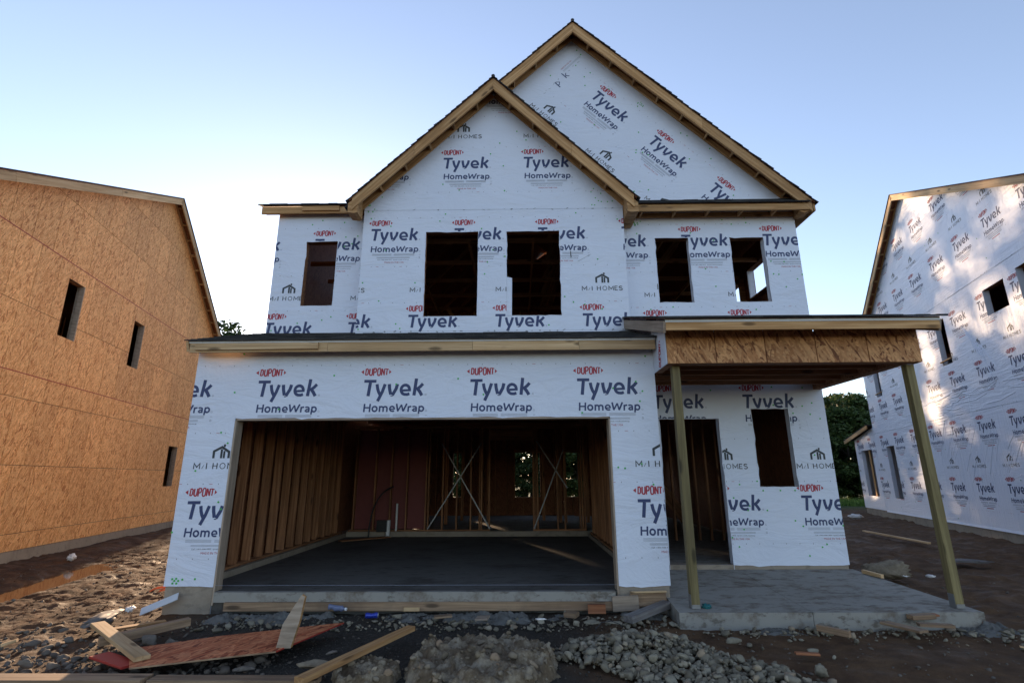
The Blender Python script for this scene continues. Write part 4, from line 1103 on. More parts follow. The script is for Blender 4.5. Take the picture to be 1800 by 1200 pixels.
for i in range(30):     # diagonal drags below the lap
    a = R(rr.uniform(38, 60)); L = rr.uniform(.5, 1.5); c_ = (rr.uniform(-17.5, -11), rr.uniform(1.2, 2.6))
    fold([c_, (c_[0] + math.cos(a) * L * .5, c_[1] + math.sin(a) * L * .5 + .02), (c_[0] + math.cos(a) * L, c_[1] + math.sin(a) * L)], rr.uniform(.004, .009), rr.uniform(.012, .02), mb)
mb.build('film_folds', rwall, kind='stuff')
for r_ in hR: opening('window_frame', FRW, r_, .15, RH, M['stud'], M['stud'], start=.016, th=.03)
for r_ in hR:
    mb = MB(); mb.prism(FRW, [(r_[0], r_[1]), (r_[0] + .006, r_[1]), (r_[0] + .006, r_[3]), (r_[0], r_[3])], -.14, -.001, M['wrap']); o = mb.build('wrapped_reveal', RH)
for r_ in (hR[2], hR[3]): 
    a, b = FRW(r_[0] - .06, r_[1] + .12, .01), FRW(r_[2] + .02, r_[1] + .14, .01); board('sill_stick', a, b, .03, .06, M['lumber_pale'], RH)
# lower rear extension
oR2 = [(uR(24.45), .26), (uR(21.92), .26), (uR(21.92), 3.56), (uR(24.45), 3.20)]
hR2 = [wrr(22.43, 23.75, .79, 2.69)]
rw2 = wall('extension_wall', FRW, oR2, hR2, TH, M['wrap_x'], M['osb_in'], RH)
p = Print(FRW, oR2, hR2); p.sheet(-14.15 - 1.475 * 6, 1.40, -2, 2, blk=BLOCKL); p.done(rw2)
opening('window_frame', FRW, hR2[0], .15, RH, M['stud'], start=.016, th=.03)
mb = MB(); mb.prism(FRW, [(hR2[0][0], .79), (hR2[0][0] + .006, .79), (hR2[0][0] + .006, 2.69), (hR2[0][0], 2.69)], -.14, -.001, M['wrap']); mb.build('wrapped_reveal', RH)
board('stud', FRW(uR(23.0), .3, -.09), FRW(uR(23.0), 3.1, -.09), .04, .09, M['rake'], RH, up=(1, 0, 0))
a0, a1 = (uR(25.2), 3.13), (uR(21.93), 3.56)
mb = MB(); mb.prism(FRW, [(a0[0], a0[1] + .10), (a1[0], a1[1] + .10), (a1[0], a1[1] + .13), (a0[0], a0[1] + .13)], -6, .22, M['shingle']); mb.build('extension_roof', RH)
board('rake_board', FRW(a0[0], a0[1] + .02, .2), FRW(a1[0] - .8, a0[1] + .02 + (a1[1] - a0[1]) * .76, .2), .15, .036, M['lumber_pale'], RH)
board('rake_board', FRW(a1[0] - .79, a0[1] + .02 + (a1[1] - a0[1]) * .765, .2), FRW(a1[0], a1[1] + .02, .2), .15, .036, M['rake'], RH)
mb = MB(); mb.prism(FRW, [(uR(24.4), -.5), (uR(Y0), -.5), (uR(Y0), .256), (uR(24.4), .256)], -.2, -.02, M['concrete']); mb.build('foundation', RH)
neigh_roof(RH, FRW, kR, [(uR(22.25), ztR(22.25)), (uR(yq), zq), (uR(5.6), ztR(5.6))], 8, .25, M['lumber_pale'])
mb = MB()
mb.prism(FRW, outR, -8.0, -7.98, M['osb_in'])
mb.prism(FRW, [(uR(Y0) - .02, .26), (uR(Y0), .26), (uR(Y0), ztR(Y0, .2)), (uR(Y0) - .02, ztR(Y0, .2))], -7.97, -.016, M['osb_in'])
mb.prism(FRW, [(uR(Y1), 3.3), (uR(Y1) + .02, 3.3), (uR(Y1) + .02, ztR(Y1, .2)), (uR(Y1), ztR(Y1, .2))], -7.97, -.016, M['wrap'])
mb.prism(FRW, [(uR(24.45), .26), (uR(24.43), .26), (uR(24.43), 3.1), (uR(24.45), 3.1)], -6, -.016, M['wrap'])
mb.build('outer_walls', RH)
mb = MB()
for z in (3.3, 6.5): mb.prism(FRW, [(uR(Y1) + .03, z), (uR(Y0) - .03, z), (uR(Y0) - .03, z + .03), (uR(Y1) + .03, z + .03)], -7.9, -.17, M['osb_in'])
mb.build('floor_decks', RH)

# ------------------------------------------------------------------ GROUND
_T = {}
def vnoise(x, y, seed=0):
    """smooth value noise, numpy"""
    if seed not in _T: _T[seed] = np.random.RandomState(seed).rand(256, 256)
    T = _T[seed]
    xi = np.floor(x).astype(int); yi = np.floor(y).astype(int); fx = x - xi; fy = y - yi
    fx = fx * fx * (3 - 2 * fx); fy = fy * fy * (3 - 2 * fy)
    g = lambda a, b: T[a % 256, b % 256]
    return (g(xi, yi) * (1 - fx) + g(xi + 1, yi) * fx) * (1 - fy) + (g(xi, yi + 1) * (1 - fx) + g(xi + 1, yi + 1) * fx) * fy
def sstep(v, a, b):
    t_ = np.clip((v - a) / (b - a), 0, 1); return t_ * t_ * (3 - 2 * t_)
def hgt(x, y):
    x = np.asarray(x, float); y = np.asarray(y, float)
    n1 = vnoise(x * .5 + 7, y * .5, 1) - .5; n2 = vnoise(x * 2.1, y * 2.1, 2) - .5; n3 = vnoise(x * 6.5, y * 6.5, 3) - .5; n4 = vnoise(x * 17, y * 17, 4) - .5
    xr, yr = x + .23 * y, y
    rut = np.abs(vnoise(xr * 2.6, yr * .55, 5) - .5) * 2
    rut2 = np.abs(vnoise(x * 5.2 + 3, y * 3.4, 6) - .5) * 2
    left = sstep(-x, 4.3, 5.6) * sstep(y, 5.2, 6.6)
    right = sstep(x, 5.1, 6.2)
    front = 1 - np.maximum(left, right)
    h = .02 * n1 + front * (.022 * n2 + .018 * n3 + .014 * n4)
    h += left * (-.02 + .060 * rut + .032 * (rut2 - .4) + .028 * n3 + .022 * n4 + .018 * (vnoise(x * 24, y * 15, 7) - .5) + .012 * (vnoise(x * 40, y * 34, 8) - .5))
    h += right * (.05 * n2 + .05 * n3 + .03 * n4 + .05 * (rut2 - .4))
    # fill raked up against the garage and porch edges
    h += .035 * sstep(y, 6.3, 6.98) * (x > -4.6) * (x < 1.85)
    # slope up from the foundation of the left house, and the puddle in front of it
    dl = x + 7.6 + .225 * y
    h += .10 * (1 - sstep(dl, .3, 1.5)) - .04
    pud = np.exp(-(((x + 7.95) + .28 * (y - 9.4)) / .30) ** 2 - ((y - 9.4) / 1.7) ** 2)
    h -= .16 * pud
    dr = 8.1 + .303 * y - x
    h += -.02 + .05 * (1 - sstep(dr, .1, 1.2))
    inside = ((x > -4.45) & (x < 1.85) & (y > 7.1) & (y < 19)) | ((x > 1.82) & (x < 5.0) & (y > 6.5) & (y < 19))
    h = np.where(inside, -.10, h)
    farf = 1 - sstep(np.hypot(x, y - 10), 30, 60)
    return h * farf
def axis(segs):
    out = []
    for a, b, s in segs: out += list(np.arange(a, b - s * .5, s))
    out.append(segs[-1][1]); return np.array(out)
gx = axis([(-900, -300, 300), (-300, -60, 60), (-60, -20, 5), (-20, -12, .5), (-12, -9, .10), (-9, 6.5, .05), (6.5, 16, .09), (16, 24, .5), (24, 60, 4), (60, 300, 60), (300, 900, 300)])
gy = axis([(-300, -60, 60), (-60, -4, 8), (-4, 3.6, .5), (3.6, 8.4, .032), (8.4, 13, .055), (13, 22, .12), (22, 32, .5), (32, 60, 4), (60, 300, 60), (300, 1200, 300)])
GX, GY = np.meshgrid(gx, gy); GZ = hgt(GX, GY)
nx, ny = len(gx), len(gy)
vv = np.stack([GX.ravel(), GY.ravel(), GZ.ravel()], 1)
ii = (np.arange(ny - 1)[:, None] * nx + np.arange(nx - 1)[None, :]).ravel()
ff = np.stack([ii, ii + 1, ii + nx + 1, ii + nx], 1)
def np_mesh(name, v, f, mats, parent=None, smooth=False, **kw):
    me = bpy.data.meshes.new(name); k = f.shape[1]
    me.vertices.add(len(v)); me.vertices.foreach_set('co', v.astype(np.float32).ravel())
    me.loops.add(f.size); me.loops.foreach_set('vertex_index', f.astype(np.int32).ravel())
    me.polygons.add(len(f)); me.polygons.foreach_set('loop_start', np.arange(0, f.size, k, dtype=np.int32))
    me.polygons.foreach_set('loop_total', np.full(len(f), k, dtype=np.int32))
    if smooth: me.polygons.foreach_set('use_smooth', np.ones(len(f), bool))
    for m in mats: me.materials.append(m)
    me.update(calc_edges=True); me.validate()
    return link(name, me, parent, **kw)
np_mesh('ground', vv, ff, [M['ground']], smooth=True, kind='structure')
# puddle: a flat sheet cut by the mud around it
mb = MB(); pts = []
for i in range(28):
    a = 2 * math.pi * i / 28; y = 9.4 + 2.1 * math.sin(a); x = -7.95 - .28 * (y - 9.4) + .62 * math.cos(a); pts.append((x, y, -.085))
mb.add(pts, [tuple(range(28))], M['water']); mb.build('puddle', kind='structure')

def gz(x, y): return float(hgt(x, y))

# stones ------------------------------------------------------------
def ico():
    t_ = (1 + 5 ** .5) / 2
    v = np.array([(-1, t_, 0), (1, t_, 0), (-1, -t_, 0), (1, -t_, 0), (0, -1, t_), (0, 1, t_), (0, -1, -t_), (0, 1, -t_), (t_, 0, -1), (t_, 0, 1), (-t_, 0, -1), (-t_, 0, 1)], float)
    f = [(0, 11, 5), (0, 5, 1), (0, 1, 7), (0, 7, 10), (0, 10, 11), (1, 5, 9), (5, 11, 4), (11, 10, 2), (10, 7, 6), (7, 1, 8), (3, 9, 4), (3, 4, 2), (3, 2, 6), (3, 6, 8), (3, 8, 9), (4, 9, 5), (2, 4, 11), (6, 2, 10), (8, 6, 7), (9, 8, 1)]
    return v / np.linalg.norm(v[0]), np.array(f)
def subdiv(v, f):
    v = list(map(tuple, v)); cache = {}; nf = []
    def mid(a, b):
        k = (min(a, b), max(a, b))
        if k not in cache:
            m = np.array(v[a]) + np.array(v[b]); m /= np.linalg.norm(m); cache[k] = len(v); v.append(tuple(m))
        return cache[k]
    for a, b, c in f:
        ab, bc, ca = mid(a, b), mid(b, c), mid(c, a); nf += [(a, ab, ca), (b, bc, ab), (c, ca, bc), (ab, bc, ca)]
    return np.array(v), np.array(nf)
I0 = ico(); I1 = subdiv(*I0); I2 = subdiv(*I1); I3 = subdiv(*I2)
def rock_proto(base, seed, rough=.28, cuts=9):
    rs = np.random.RandomState(seed); v, f = base; v = v.copy()
    for _ in range(cuts):        # chop with planes for broken faces
        n = rs.normal(size=3); n /= np.linalg.norm(n); d = rs.uniform(.38, .80)
        k = v @ n; v -= np.outer(np.clip(k - d, 0, None), n)
    v *= 1 + rs.uniform(-rough, rough, (len(v), 1)) * .38
    v *= np.array([rs.uniform(.85, 1.25), rs.uniform(.75, 1.0), rs.uniform(.55, .85)])
    return v, f
def rot_np(rs):
    a = rs.uniform(0, 2 * math.pi); b, c = rs.normal(0, .35, 2)
    ca, sa = math.cos(a), math.sin(a); cb, sb = math.cos(b), math.sin(b); cc, sc_ = math.cos(c), math.sin(c)
    return np.array([[ca, -sa, 0], [sa, ca, 0], [0, 0, 1]]) @ np.array([[1, 0, 0], [0, cb, -sb], [0, sb, cb]]) @ np.array([[cc, 0, sc_], [0, 1, 0], [-sc_, 0, cc]])
def scatter_rocks(name, pts, mat, base=I1, seed=0, smooth=False, **kw):
    """pts: (x,y,z,size)"""
    rs = np.random.RandomState(seed); pr = [rock_proto(base, 50 + seed * 13 + i) for i in range(9)]
    V, Fc, n = [], [], 0
    for (x, y, z, s) in pts:
        v, f = pr[rs.randint(9)]; v = (v * s * rs.uniform(.9, 1.1, 3)) @ rot_np(rs).T + (x, y, z)
        V.append(v); Fc.append(f + n); n += len(v)
    return np_mesh(name, np.concatenate(V), np.concatenate(Fc), [mat], smooth=smooth, **kw)
rs = np.random.RandomState(3)
# crushed stone heap in the right foreground
def heap(x, y):
    a = np.exp(-((x - 1.15) / .62) ** 2 - ((y - 5.55) / .45) ** 2) * .16
    b = np.exp(-((x - 1.9) / .55) ** 2 - ((y - 4.85) / .5) ** 2) * .10
    return a + b
poly = [(.28, 5.45), (.55, 5.8), (.85, 6.02), (1.35, 6.08), (1.62, 5.85), (1.80, 5.5), (1.95, 5.2), (2.35, 4.9), (2.7, 4.5), (2.6, 4.0), (.9, 4.0), (.95, 4.9), (.55, 5.25)]
def inpoly(x, y, P_):
    c_ = False; n = len(P_)
    for i in range(n):
        x1, y1 = P_[i]; x2, y2 = P_[(i + 1) % n]
        if (y1 > y) != (y2 > y) and x < (x2 - x1) * (y - y1) / (y2 - y1) + x1: c_ = not c_
    return c_
pts = []
while len(pts) < 2500:
    x, y = rs.uniform(.1, 3.1), rs.uniform(3.9, 6.3)
    ok = inpoly(x, y, poly)
    if ok or (rs.rand() < .07 and inpoly((x - 1.5) * .8 + 1.4, (y - 5) * .85 + 5, poly)):
        s = float(np.clip(rs.lognormal(-3.52, .42), .012, .07))
        h = gz(x, y); e = heap(x, y) if ok else 0
        pts.append((x, y, h + rs.uniform(.15, 1) * e + s * .35 + (rs.uniform(0, .03) if ok else 0), s))
scatter_rocks('gravel_heap', pts, M['stone'], I1, 1, kind='stuff', label='heap of pale crushed stone on the ground before the porch corner', category='gravel')
# loose stones on the left foreground and scattered everywhere
pts = []
while len(pts) < 800:
    x, y = rs.uniform(-5.6, -1.7), rs.uniform(4.5, 6.9)
    d = abs(y - (5.35 - .25 * (x + 4))) 
    if rs.rand() < math.exp(-(d / .75) ** 2) * (1 if x < -2.3 else .4):
        s = float(np.clip(rs.lognormal(-3.85, .6), .008, .08)); pts.append((x, y, gz(x, y) + s * .12, s))
scatter_rocks('loose_stones', pts, M['rock'], I1, 2, kind='stuff', label='loose grey field stones strewn over the left foreground mud', category='stones')
pts = []
while len(pts) < 9000:
    x, y = rs.uniform(-4.2, 1.6), rs.uniform(4.4, 7.0)
    m = vnoise(np.array(x * 1.3), np.array(y * 1.3), 9)
    if rs.rand() < m: s = float(np.clip(rs.lognormal(-5.1, .45), .003, .018)); pts.append((x, y, gz(x, y) + s * .3, s))
scatter_rocks('fine_gravel', pts, M['pebble'], I0, 3, kind='stuff', label='dark fine gravel spread in front of the garage slab', category='gravel')
pts = []
for _ in range(650):
    x, y = rs.uniform(1.6, 8.5), rs.uniform(4.4, 12) if rs.rand() < .5 else rs.uniform(4.4, 6.4)
    if 1.8 < x < 5.25 and y > 6.4: continue
    s = float(np.clip(rs.lognormal(-4.4, .5), .006, .04)); pts.append((x, y, gz(x, y) + s * .2, s))
for _ in range(700):
    x, y = rs.uniform(-9.5, -4.4), rs.uniform(5, 13)
    s = float(np.clip(rs.lognormal(-4.3, .5), .006, .04)); pts.append((x, y, gz(x, y) + s * .2, s))
scatter_rocks('pebbles', pts, M['rock'], I0, 4, kind='stuff', label='small pebbles pressed into the mud beside the houses', category='pebbles')
pts = []
for _ in range(900):
    if rs.rand() < .62: x, y = rs.uniform(-3.9, 1.8), 6.35 + rs.gamma(2.0, .14)
    else: x, y = rs.uniform(2.0, 5.9), 6.44 - rs.gamma(1.6, .13)
    if y > 6.93 and x < 1.8 or (x > 1.8 and y > 6.44 and x < 5.2): continue
    s = float(np.clip(rs.lognormal(-4.15, .6), .006, .05)); pts.append((x, y, gz(x, y) + s * .3 + .01, s))
scatter_rocks('slab_edge_rubble', pts, M['stone'], I1, 6, kind='stuff', label='stone chips and mortar crumbs along the front foot of both slabs', category='rubble')
# mud clods of the tracked ground on the left and right
pts = []
while len(pts) < 3400:
    x = rs.uniform(-10.2, -4.3); y = rs.uniform(5.6, 15)
    if x + 7.6 + .225 * y < 1.0 or math.exp(-(((x + 7.95) + .28 * (y - 9.4)) / .5) ** 2 - ((y - 9.4) / 1.9) ** 2) > .4: continue
    s = float(np.clip(rs.lognormal(-4.8, .5), .005, .026)); pts.append((x, y, gz(x, y) + s * .05, s))
scatter_rocks('mud_clods', pts, M['ground'], I1, 5, smooth=False, kind='stuff', label='broken clods of orange mud between the left houses', category='mud')

def rock(name, x, y, z, size, dims, mat, label, cat='rock', seed=1, base=None, rough=.3, rz=0.0):
    v, f = rock_proto(base or I3, seed, rough, 12)
    rr_ = np.random.RandomState(seed)
    nn = np.array([noise.fractal(Vector(p_) * 2.3 + Vector((seed, 0, 0)), 1.0, 2.2, 4) for p_ in v])
    v = v * (1 + .09 * nn[:, None]) * np.array(dims)
    c_, s_ = math.cos(rz), math.sin(rz); v = v @ np.array([[c_, -s_, 0], [s_, c_, 0], [0, 0, 1]]).T
    o = np_mesh(name, v, f, [mat], smooth=False, label=label, category=cat); o.location = (x, y, z); return o
rock('concrete_boulder', 6.02, 9.35, .10, 1, (.52, .26, .30), M['rubble'], 'large broken concrete lump beside the back right corner of the porch', 'rubble', 3, rz=-.9)
rock('stone', 2.12, 5.72, .03, 1, (.075, .06, .055), M['stone'], 'roundish pale stone lying alone right of the gravel heap', 'stone', 5, I2)
rock('stone', 2.52, 4.93, .03, 1, (.085, .07, .07), M['stone'], 'angular stone at the bottom edge, right end of the gravel', 'stone', 6, I2)
rock('stone', 3.30, 6.27, .02, 1, (.10, .06, .04), M['stone'], 'flat oval stone touching the foot of the porch slab', 'stone', 7, I2)
rock('stone', 2.75, 5.45, .02, 1, (.06, .05, .03), M['stone'], 'small pale stone on bare mud below the porch front', 'stone', 8, I2)
rock('stone', .82, 6.42, .03, 1, (.11, .07, .045), M['stone'], 'flat pale stone on the mud above the gravel heap', 'stone', 9, I2)
rock('stone', 1.08, 6.40, .03, 1, (.08, .06, .04), M['stone'], 'second flat pale stone right of the larger one above the gravel heap', 'stone', 10, I2)
rock('stone', -.72, 6.30, .04, 1, (.07, .055, .05), M['stone'], 'cream stone standing alone above the end of the long diagonal board', 'stone', 11, I2)
rock('stone', -1.45, 6.72, .03, 1, (.12, .07, .04), M['stone'], 'grey rock chip between the blue can and the garage slab', 'stone', 12, I2)
rock('stone', .58, 6.75, .05, 1, (.08, .06, .06), M['stone'], 'pale lump under the brown wood block by the garage slab', 'stone', 13, I2)
rock('stone', -3.72, 5.72, .04, 1, (.12, .08, .07), M['rock'], 'dark rounded stone beside the short plank with a cut end', 'stone', 14, I2)
rock('stone', -3.42, 5.62, .05, 1, (.11, .09, .07), M['rock'], 'grey stone just above the red sheet, by the second plank', 'stone', 15, I2)
rock('stone', -4.35, 5.05, .04, 1, (.10, .07, .07), M['rock'], 'purplish grey stone above the bottom board, left of the red sheet', 'stone', 16, I2)
rock('stone', -4.05, 5.00, .04, 1, (.08, .06, .05), M['rock'], 'slanted grey stone left of the red painted corner', 'stone', 17, I2)
rock('stone', -2.35, 4.95, .04, 1, (.10, .07, .06), M['rock'], 'grey rock under the near edge of the red sheet', 'stone', 18, I2)
rock('stone', -1.80, 5.0, .05, 1, (.14, .09, .07), M['rubble'], 'brown split rock beside the small pile of blue-grey chips', 'stone', 19, I2)
# big dirt and concrete clod with embedded rubble
def clod(name, x, y, rx, ry, h, label, seed, n=60, sub=84):
    rs_ = np.random.RandomState(seed); N_ = sub
    V = []; 
    for j in range(N_ + 1):
        for i in range(N_ * 2 + 1):
            a = -1.15 + 2.3 * i / (N_ * 2); b = -1.15 + 2.3 * j / N_
            r_ = math.hypot(a, b); ang = math.atan2(b, a)
            edge = .86 + .16 * noise.noise(Vector((math.cos(ang) * 1.6 + seed, math.sin(ang) * 1.6, 0)))
            t_ = max(0, min(1, (edge - r_) / .13)); t_ = t_ * t_ * (3 - 2 * t_)
            px, py = x + a * rx, y + b * ry
            fr_ = noise.fractal(Vector((px * 5, py * 5, seed)), 1, 2, 6)
            hf = noise.fractal(Vector((px * 19, py * 19, seed + 4)), .9, 2.1, 4)
            z = gz(px, py) - .04 + t_ * (h * (.78 + .34 * fr_) + .04) + ((.035 * fr_ + .024 * hf) if t_ > .02 else 0)
            V.append((px + .02 * noise.noise(Vector((px * 9, py * 9, 3))), py + .02 * noise.noise(Vector((px * 9, py * 9, 8))), z))
    W_ = N_ * 2 + 1
    F_ = [(j * W_ + i, j * W_ + i + 1, (j + 1) * W_ + i + 1, (j + 1) * W_ + i) for j in range(N_) for i in range(N_ * 2)]
    root = np_mesh(name, np.array(V), np.array(F_), [M['clod']], smooth=False, label=label, category='rubble')
    pts = []
    tries = 0
    while len(pts) < n and tries < 9000:
        tries += 1
        a, b = rs_.uniform(-1, 1, 2); r_ = math.hypot(a, b)
        if r_ > .98: continue
        if r_ < .62 and rs_.rand() < .7: continue
        s = float(np.clip(rs_.lognormal(-3.95, .55), .008, .06))
        k_ = V[int((b + 1.15) / 2.3 * N_) * W_ + int((a + 1.15) / 2.3 * N_ * 2)]
        pts.append((k_[0], k_[1], k_[2] + s * .1, s))
    rb = scatter_rocks('embedded_rubble', pts, M['rubble'], I1, seed, kind='stuff'); rb.parent = root
    return root
clod('dirt_clod', -.36, 5.20, .90, .86, .17, 'big crusted lump of dirt and concrete at the bottom centre', 3, 700)
clod('rubble_clump', -1.32, 5.00, .36, .34, .12, 'smaller heap of brown rubble left of the big dirt lump, by the long board', 9, 110, 44)

# mortar spills along the slabs
def spill(name, x0, x1, y0, y1, h, label, seed):
    V = []; nx_, ny_ = max(12, int((x1 - x0) / .013)), max(8, int((y1 - y0) / .013))
    for j in range(ny_ + 1):
        for i in range(nx_ + 1):
            u, v_ = i / nx_, j / ny_; px = x0 + (x1 - x0) * u; py = y0 + (y1 - y0) * v_
            e = min(1, 5 * min(u, 1 - u)) * min(1, 2.2 * v_ + .0)
            fr_ = noise.fractal(Vector((px * 7, py * 7, seed)), 1, 2, 6); lo_ = noise.noise(Vector((px * 2.6, seed, py * 2)))
            hf = noise.fractal(Vector((px * 30, py * 30, seed)), .8, 2.1, 3)
            z = gz(px, py) + e * h * max(0, .35 + .9 * lo_ + .6 * fr_ + .30 * hf) - .016
            V.append((px, py, z))
    W_ = nx_ + 1
    F_ = [(j * W_ + i, j * W_ + i + 1, (j + 1) * W_ + i + 1, (j + 1) * W_ + i) for j in range(ny_) for i in range(nx_)]
    np_mesh(name, np.array(V), np.array(F_), [M['mortar']], smooth=False, label=label, category='mortar')
spill('mortar_spill', -3.9, -1.9, 6.62, 6.99, .085, 'grey mortar droppings along the left half of the garage slab', 1)
spill('mortar_spill', -1.75, .75, 6.62, 6.99, .075, 'grey mortar droppings along the right half of the garage slab', 2)
spill('mortar_spill', 4.6, 5.75, 6.12, 6.62, .085, 'heap of crumbled grey mortar at the right front corner of the porch', 3)
spill('mortar_spill', 2.1, 4.4, 6.16, 6.46, .035, 'thin grey mortar crust along the front foot of the porch', 4)
spill('mortar_spill', 5.25, 5.75, 6.6, 7.6, .07, 'mortar crumbs along the right side of the porch slab', 6)
spill('mortar_spill', 1.15, 1.78, 6.72, 7.02, .10, 'mortar lumps under the short form boards at the garage pier', 5)

# ------------------------------------------------------------------ LUMBER SCRAPS AND LITTER
def plank(name, p0, p1, w_, t_, mat, label, cat='plank', up=(0, 0, 1), group=None):
    o = board(name, p0, p1, w_, t_, mat, None, up=up); o['label'] = label; o['category'] = cat
    if group: o['group'] = group
    return o
plank('form_board', (-3.66, 6.965, .078), (1.13, 6.965, .078), .10, .038, M['old_wood'], 'long dirty form board standing on edge under the garage slab lip', 'board')
plank('short_plank', (-4.52, 6.05, .115), (-3.30, 5.02, .095), .036, .125, M['lumber_pale'], 'short pale plank with a grey cut end lying across the red sheet corner')
mb = MB()
plank('knotty_plank', (-4.15, 5.62, .06), (-3.62, 6.20, .10), .075, .10, M['old_wood'], 'knotty short stud with splintered end lying behind the short pale plank')
plank('long_board', (-1.72, 4.52, .09), (-1.13, 5.93, .10), .045, .095, M['lumber'], 'long diagonal pine stud at the bottom left of the dirt lump')
plank('bottom_board', (-5.2, 4.70, .035), (-3.02, 4.69, .035), .05, .16, M['old_wood'], 'weathered board lying along the bottom edge, left length', 'board')
plank('bottom_board', (-2.98, 4.69, .035), (-1.62, 4.68, .035), .04, .13, M['old_wood'], 'cleaner board lying along the bottom edge, right length ending at the diagonal stud', 'board')
# red-edged strand board sheet, sagging a little
def sheet(name, pts, z, th, label):
    root = empty(name, (pts[0][0], pts[0][1], 0), label, 'board sheet')
    mb = MB(); n = len(pts)
    top = [(x, y, zz + th) for (x, y), zz in zip(pts, z)]; bot = [(x, y, zz) for (x, y), zz in zip(pts, z)]
    mb.add(top + bot, [tuple(range(n)), tuple(range(2 * n - 1, n - 1, -1))], M['osb_red'])
    mb.add(top + bot, [(i + n, (i + 1) % n + n, (i + 1) % n, i) for i in (0,)], M['old_wood'])
    mb.add(top + bot, [(i + n, (i + 1) % n + n, (i + 1) % n, i) for i in range(1, n)], M['red_edge'])
    mb.build('sheet_panel', root)
    return root
sheet('red_sheet', [(-3.30, 4.87), (-2.21, 5.20), (-1.92, 6.20), (-3.02, 5.72), (-3.66, 5.36)], [.055, .085, .075, .07, .06], .013, 'triangular scrap of red stained strand board lying in the left foreground')
plank('red_edged_offcut', (-3.86, 5.26, .05), (-3.36, 4.98, .05), .02, .16, M['red_edge'], 'red painted board corner poking out under the short pale plank', 'offcut')
# leaning split wedge
mb = MB(); f = frame((-2.20, 5.30, .09), (1, .10, 0), (-.1, -1, 0))
poly = [(-.055, 0), (.075, 0), (.135, .22), (.165, .43), (.135, .45), (.06, .33), (-.015, .20)]
mb.prism(f, poly, -.038, 0, M['jamb'], M['lumber'])
o = mb.build('split_wedge', label='split offcut with a pointed end standing up on the red sheet', category='offcut')
# grey trim leaning on the garage corner
plank('grey_trim', (-4.62, 6.86, .045), (-4.25, 6.96, .20), .012, .12, M['greyboard'], 'short grey primed trim piece leaning against the left garage corner', 'trim', up=(-.25, -.6, .7))
# form boards at the right garage pier
plank('form_stub', (1.13, 6.93, .11), (1.45, 6.94, .12), .17, .035, M['jamb'], 'square tan board stub standing against the right garage pier', 'board')
plank('form_stub', (1.36, 6.98, .14), (1.80, 6.98, .155), .15, .036, M['old_wood'], 'knotty board on edge between the pier and the porch slab', 'board')
plank('wood_strip', (1.36, 6.95, .235), (1.80, 6.95, .245), .018, .05, M['lumber_pale'], 'pale lath lying on top of the knotty board by the porch', 'strip')
plank('crusted_board', (1.22, 6.46, .05), (1.80, 6.92, .11), .07, .13, M['grey_wood'], 'board crusted with grey mortar leaning on the porch slab corner')
plank('stained_block', (.82, 6.86, .07), (1.03, 6.84, .075), .10, .06, M['red_wood'], 'orange red split block lying against the mortar right of centre', 'wood block')
plank('brown_block', (.54, 6.72, .05), (.67, 6.66, .05), .05, .14, M['old_wood'], 'brown square wood chip above the white stones at the slab', 'wood block')
plank('pale_block', (-1.42, 6.93, .055), (-1.23, 6.94, .055), .045, .05, M['lumber_pale'], 'small pale wood block under the form board, left of centre', 'wood block')
plank('tan_chip', (-1.00, 6.62, .04), (-.80, 6.66, .045), .02, .10, M['old_wood'], 'tan flat wood chip left of the broken tan tile', 'wood chip')
plank('tan_chip', (-.50, 6.52, .05), (-.36, 6.50, .06), .02, .16, M['jamb'], 'greyish tan pointed wood chip in front of the mortar spill', 'wood chip')
plank('scrap_stick', (3.20, 6.20, .03), (3.38, 5.93, .035), .06, .05, M['old_wood'], 'orange split stick lying on bare mud below the porch front, left of the scrap pile', 'stick')
plank('scrap_plank', (4.02, 6.36, .04), (4.16, 5.96, .05), .025, .13, M['old_wood'], 'wide brown plank lowest in the scrap pile at the porch front', 'plank')
plank('scrap_plank', (4.32, 6.37, .09), (4.58, 6.38, .10), .045, .10, M['old_wood'], 'dark short plank on top of the scrap pile against the porch slab', 'plank')
plank('scrap_plank', (4.28, 6.20, .06), (4.60, 6.13, .06), .03, .08, M['old_wood'], 'narrow brown board at the right of the porch scrap pile', 'plank')
plank('scrap_plank', (4.50, 6.42, .10), (4.66, 6.42, .10), .02, .08, M['red_wood'], 'reddish offcut tucked against the slab above the scrap pile', 'plank')
plank('edge_scrap', (5.60, 6.15, .05), (5.95, 6.0, .06), .05, .14, M['lumber'], 'pine offcut at the right edge of the picture beyond the mortar heap', 'offcut')
plank('splinter', (4.75, 5.55, .03), (4.95, 5.42, .02), .012, .04, M['lumber_pale'], 'thin pale splinter on the mud right of the scrap pile', 'splinter')
plank('splinter', (2.55, 5.40, .02), (2.75, 5.36, .02), .02, .05, M['red_wood'], 'orange splinter on bare mud between gravel heap and porch', 'splinter')
plank('slab_stick', (5.05, 8.27, .25), (5.10, 7.93, .24), .05, .05, M['lumber_pale'], 'small wood block lying on the back right corner of the porch slab', 'wood block')
plank('far_plank', (10.05, 16.1, .06), (9.72, 13.2, .06), .04, .09, M['lumber_pale'], 'long narrow board lying on the mud before the right neighbouring house', 'plank')
plank('mud_board', (-4.02, 6.42, .05), (-4.42, 6.05, .05), .02, .10, M['lumber'], 'sunlit orange offcut in the mud above the knotty stud', 'offcut')
plank('chip_left', (-5.05, 5.55, .05), (-4.95, 5.60, .08), .03, .05, M['lumber_pale'], 'tiny pale wood chip in the stones at the far left bottom', 'wood chip')
